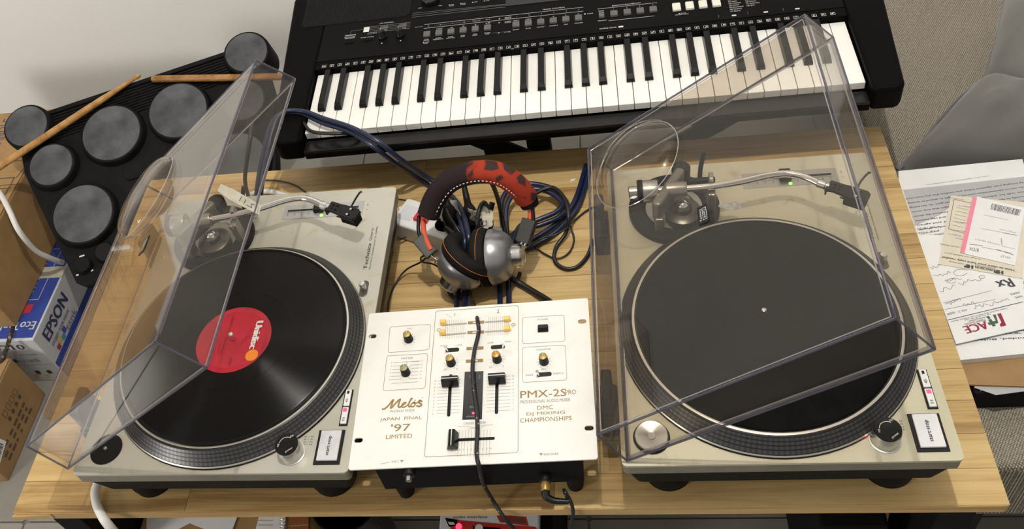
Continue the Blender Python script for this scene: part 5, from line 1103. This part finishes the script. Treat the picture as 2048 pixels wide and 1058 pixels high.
cable('signal_cable', 'black cord lying beneath the earcups on the power strip', [(893, 455, .045), (910, 470, .045), (935, 488, .045), (955, 500, .03)], .006, M['cable_black'])
cable('signal_cable', 'black cord leading from beneath the silver earcup to the top edge of the mixer', [(1020, 555, .010), (1045, 570, .006), (1070, 585, .006), (1095, 600, .010), (1110, 612, .02)], .0046, M['cable_black'])
cable('signal_cable', 'small black loop behind the mixer under the earcups', [(930, 560, .008), (908, 555, .006), (897, 572, .006), (903, 592, .006), (918, 597, .006), (930, 580, .010), (938, 560, .012)], .0030, M['cable_black'])
cable('signal_cable', 'black cord curled close below the round cap of the silver earcup', [(1000, 560, .008), (1022, 562, .006), (1036, 556, .006), (1040, 545, .008)], .0030, M['cable_black'])
cable('earth_wire', 'thin black wire running from the broken yoke past the turntable', [(900, 555, .03), (870, 530, .045), (846, 524, .05), (842, 515, .05), (855, 508, .05)], .0014, M['cable_black'])
cable('earth_wire', 'thin black wire curving down beside the turntable towards the mixer', [(856, 512, .04), (842, 524, .03), (812, 540, .012), (790, 568, .004), (778, 600, .003), (776, 625, .003)], .0014, M['cable_black'])
cable('earth_wire', 'thin black wire between the back of the turntable and the power strip', [(795, 398, .02), (812, 401, .022), (830, 404, .024)], .0012, M['cable_black'])
cable('earth_wire', 'thin black wire on the bare pine behind the tonearm of the turntable', [(528, 360, .0025), (560, 362, .0025), (590, 370, .0025), (612, 385, .0025), (625, 395, .0025)], .0013, M['cable_black'])
cable('earth_wire', 'thin black wire from the corner of the turntable to the strip', [(800, 478, .012), (815, 472, .010), (835, 455, .016)], .0014, M['cable_black'])
cable('power_cable', 'white cord lying behind the back edge of the turntable', [(480, 398, .005), (510, 386, .005), (540, 383, .005), (575, 392, .005), (610, 402, .005)], .0042, M['cable_white'])
cable('power_cable', 'short white cord at the switch end of the power strip', [(800, 417, .014), (812, 418, .016), (825, 422, .018)], .0040, M['cable_white'])
hc = [(922, 556, .020), (938, 585, .020), (948, 610, .050), (955, 640, .1072), (957, 665, .1072), (949, 700, .1072), (945, 735, .1080), (947, 775, .1080), (953, 820, .1072), (955, 860, .1072), (953, 905, .1072), (958, 932, .1055), (966, 965, .055), (985, 1000, .012), (1008, 1035, -.004), (1030, 1062, -.04), (1040, 1085, -.10)]
part(MB().tube([hp(*q) for q in hc], .0026, 8, smooth=8).build('cord', M['braid'], HP, smooth=60), 'braided black cord laid over the mixer face')
# plug in the mixer's phones socket
q0 = MIX.matrix_world @ Vector((.2245, -.0065, .0630)); dn = MIX.matrix_world.to_3x3() @ Vector((0, -1, 0))
XJ = hi @ (Matrix.Translation(q0) @ dn.to_track_quat('Z', 'Y').to_matrix().to_4x4())
e0 = q0 + dn*.010; e1 = e0 + dn*.011 + Vector((.026, 0, -.004))
jb = part(MB().tube([hi @ q for q in (e0, e0 + dn*.006 + Vector((.001, 0, -.002)), e0 + dn*.010 + Vector((.010, 0, -.004)), e1)], lambda t: .0054-.0024*t, 12, smooth=5).build('plug', M['black'], HP, smooth=50), 'angled black plug in the front socket of the mixer')
part(MB().lathe([(.0046, 0), (.0052, .001), (.0052, .004), (.0042, .0045), (.0042, .006), (.0052, .0065), (.0052, .010), (.0046, .0105)], 18, XJ).build('gold_collar', M['gold'], jb, smooth=40), 'gold collar of the plug')
part(MB().tube([hi @ q for q in (e1, at(1128, 980, .045), at(1140, 1000, .025), at(1146, 1022, .004), at(1143, 1045, -.02), at(1134, 1070, -.06))], .0022, 8, smooth=8).build('cord', M['braid'], HP, smooth=60), 'braided black cord drooping from the plug over the table edge')
cable('power_cable', 'thick white cord coming from under the turntable over the front table edge', [(195, 968, .010), (190, 985, .010), (193, 1008, .008), (203, 1030, .0075), (212, 1044, .004), (226, 1061, -.016), (250, 1088, -.085)], .0060, M['cable_white'])
cable('power_cable', 'white cord drooping from the cardboard box to the printer carton', [(-30, 350, -.09), (0, 387, -.10), (18, 420, -.11), (38, 462, -.14), (70, 500, -.20), (100, 516, -.24), (125, 525, -.28)], .0055, M['cable_white'])
cable('woven_rope', 'patterned braided rope hanging in front of the printer carton', [(26, 655, -.285), (20, 675, -.28), (12, 700, -.295), (2, 725, -.31), (-20, 750, -.33)], .0042, M['rope'], 'rope')
cable('audio_cable', 'black lead hanging behind the lid of the record playing turntable', [(497, 395, .008), (490, 360, .05), (494, 320, .09), (500, 280, .12), (505, 240, .13)], .0034, M['cable_black'])
sc_ = MB(); sc_.add([(0, 0, .0002), (.008, .002, .001), (.010, .006, .0003), (.002, .005, .0012)], [(0, 1, 2, 3)]); o = sc_.build('paper_scrap', M['paper'], None, loc=at(1140, 364, 0)); s_ = o.modifiers.new('thick', 'SOLIDIFY'); s_.thickness = .0003
tag(o, 'tiny torn white paper scrap on the table behind the blue loop', 'paper')
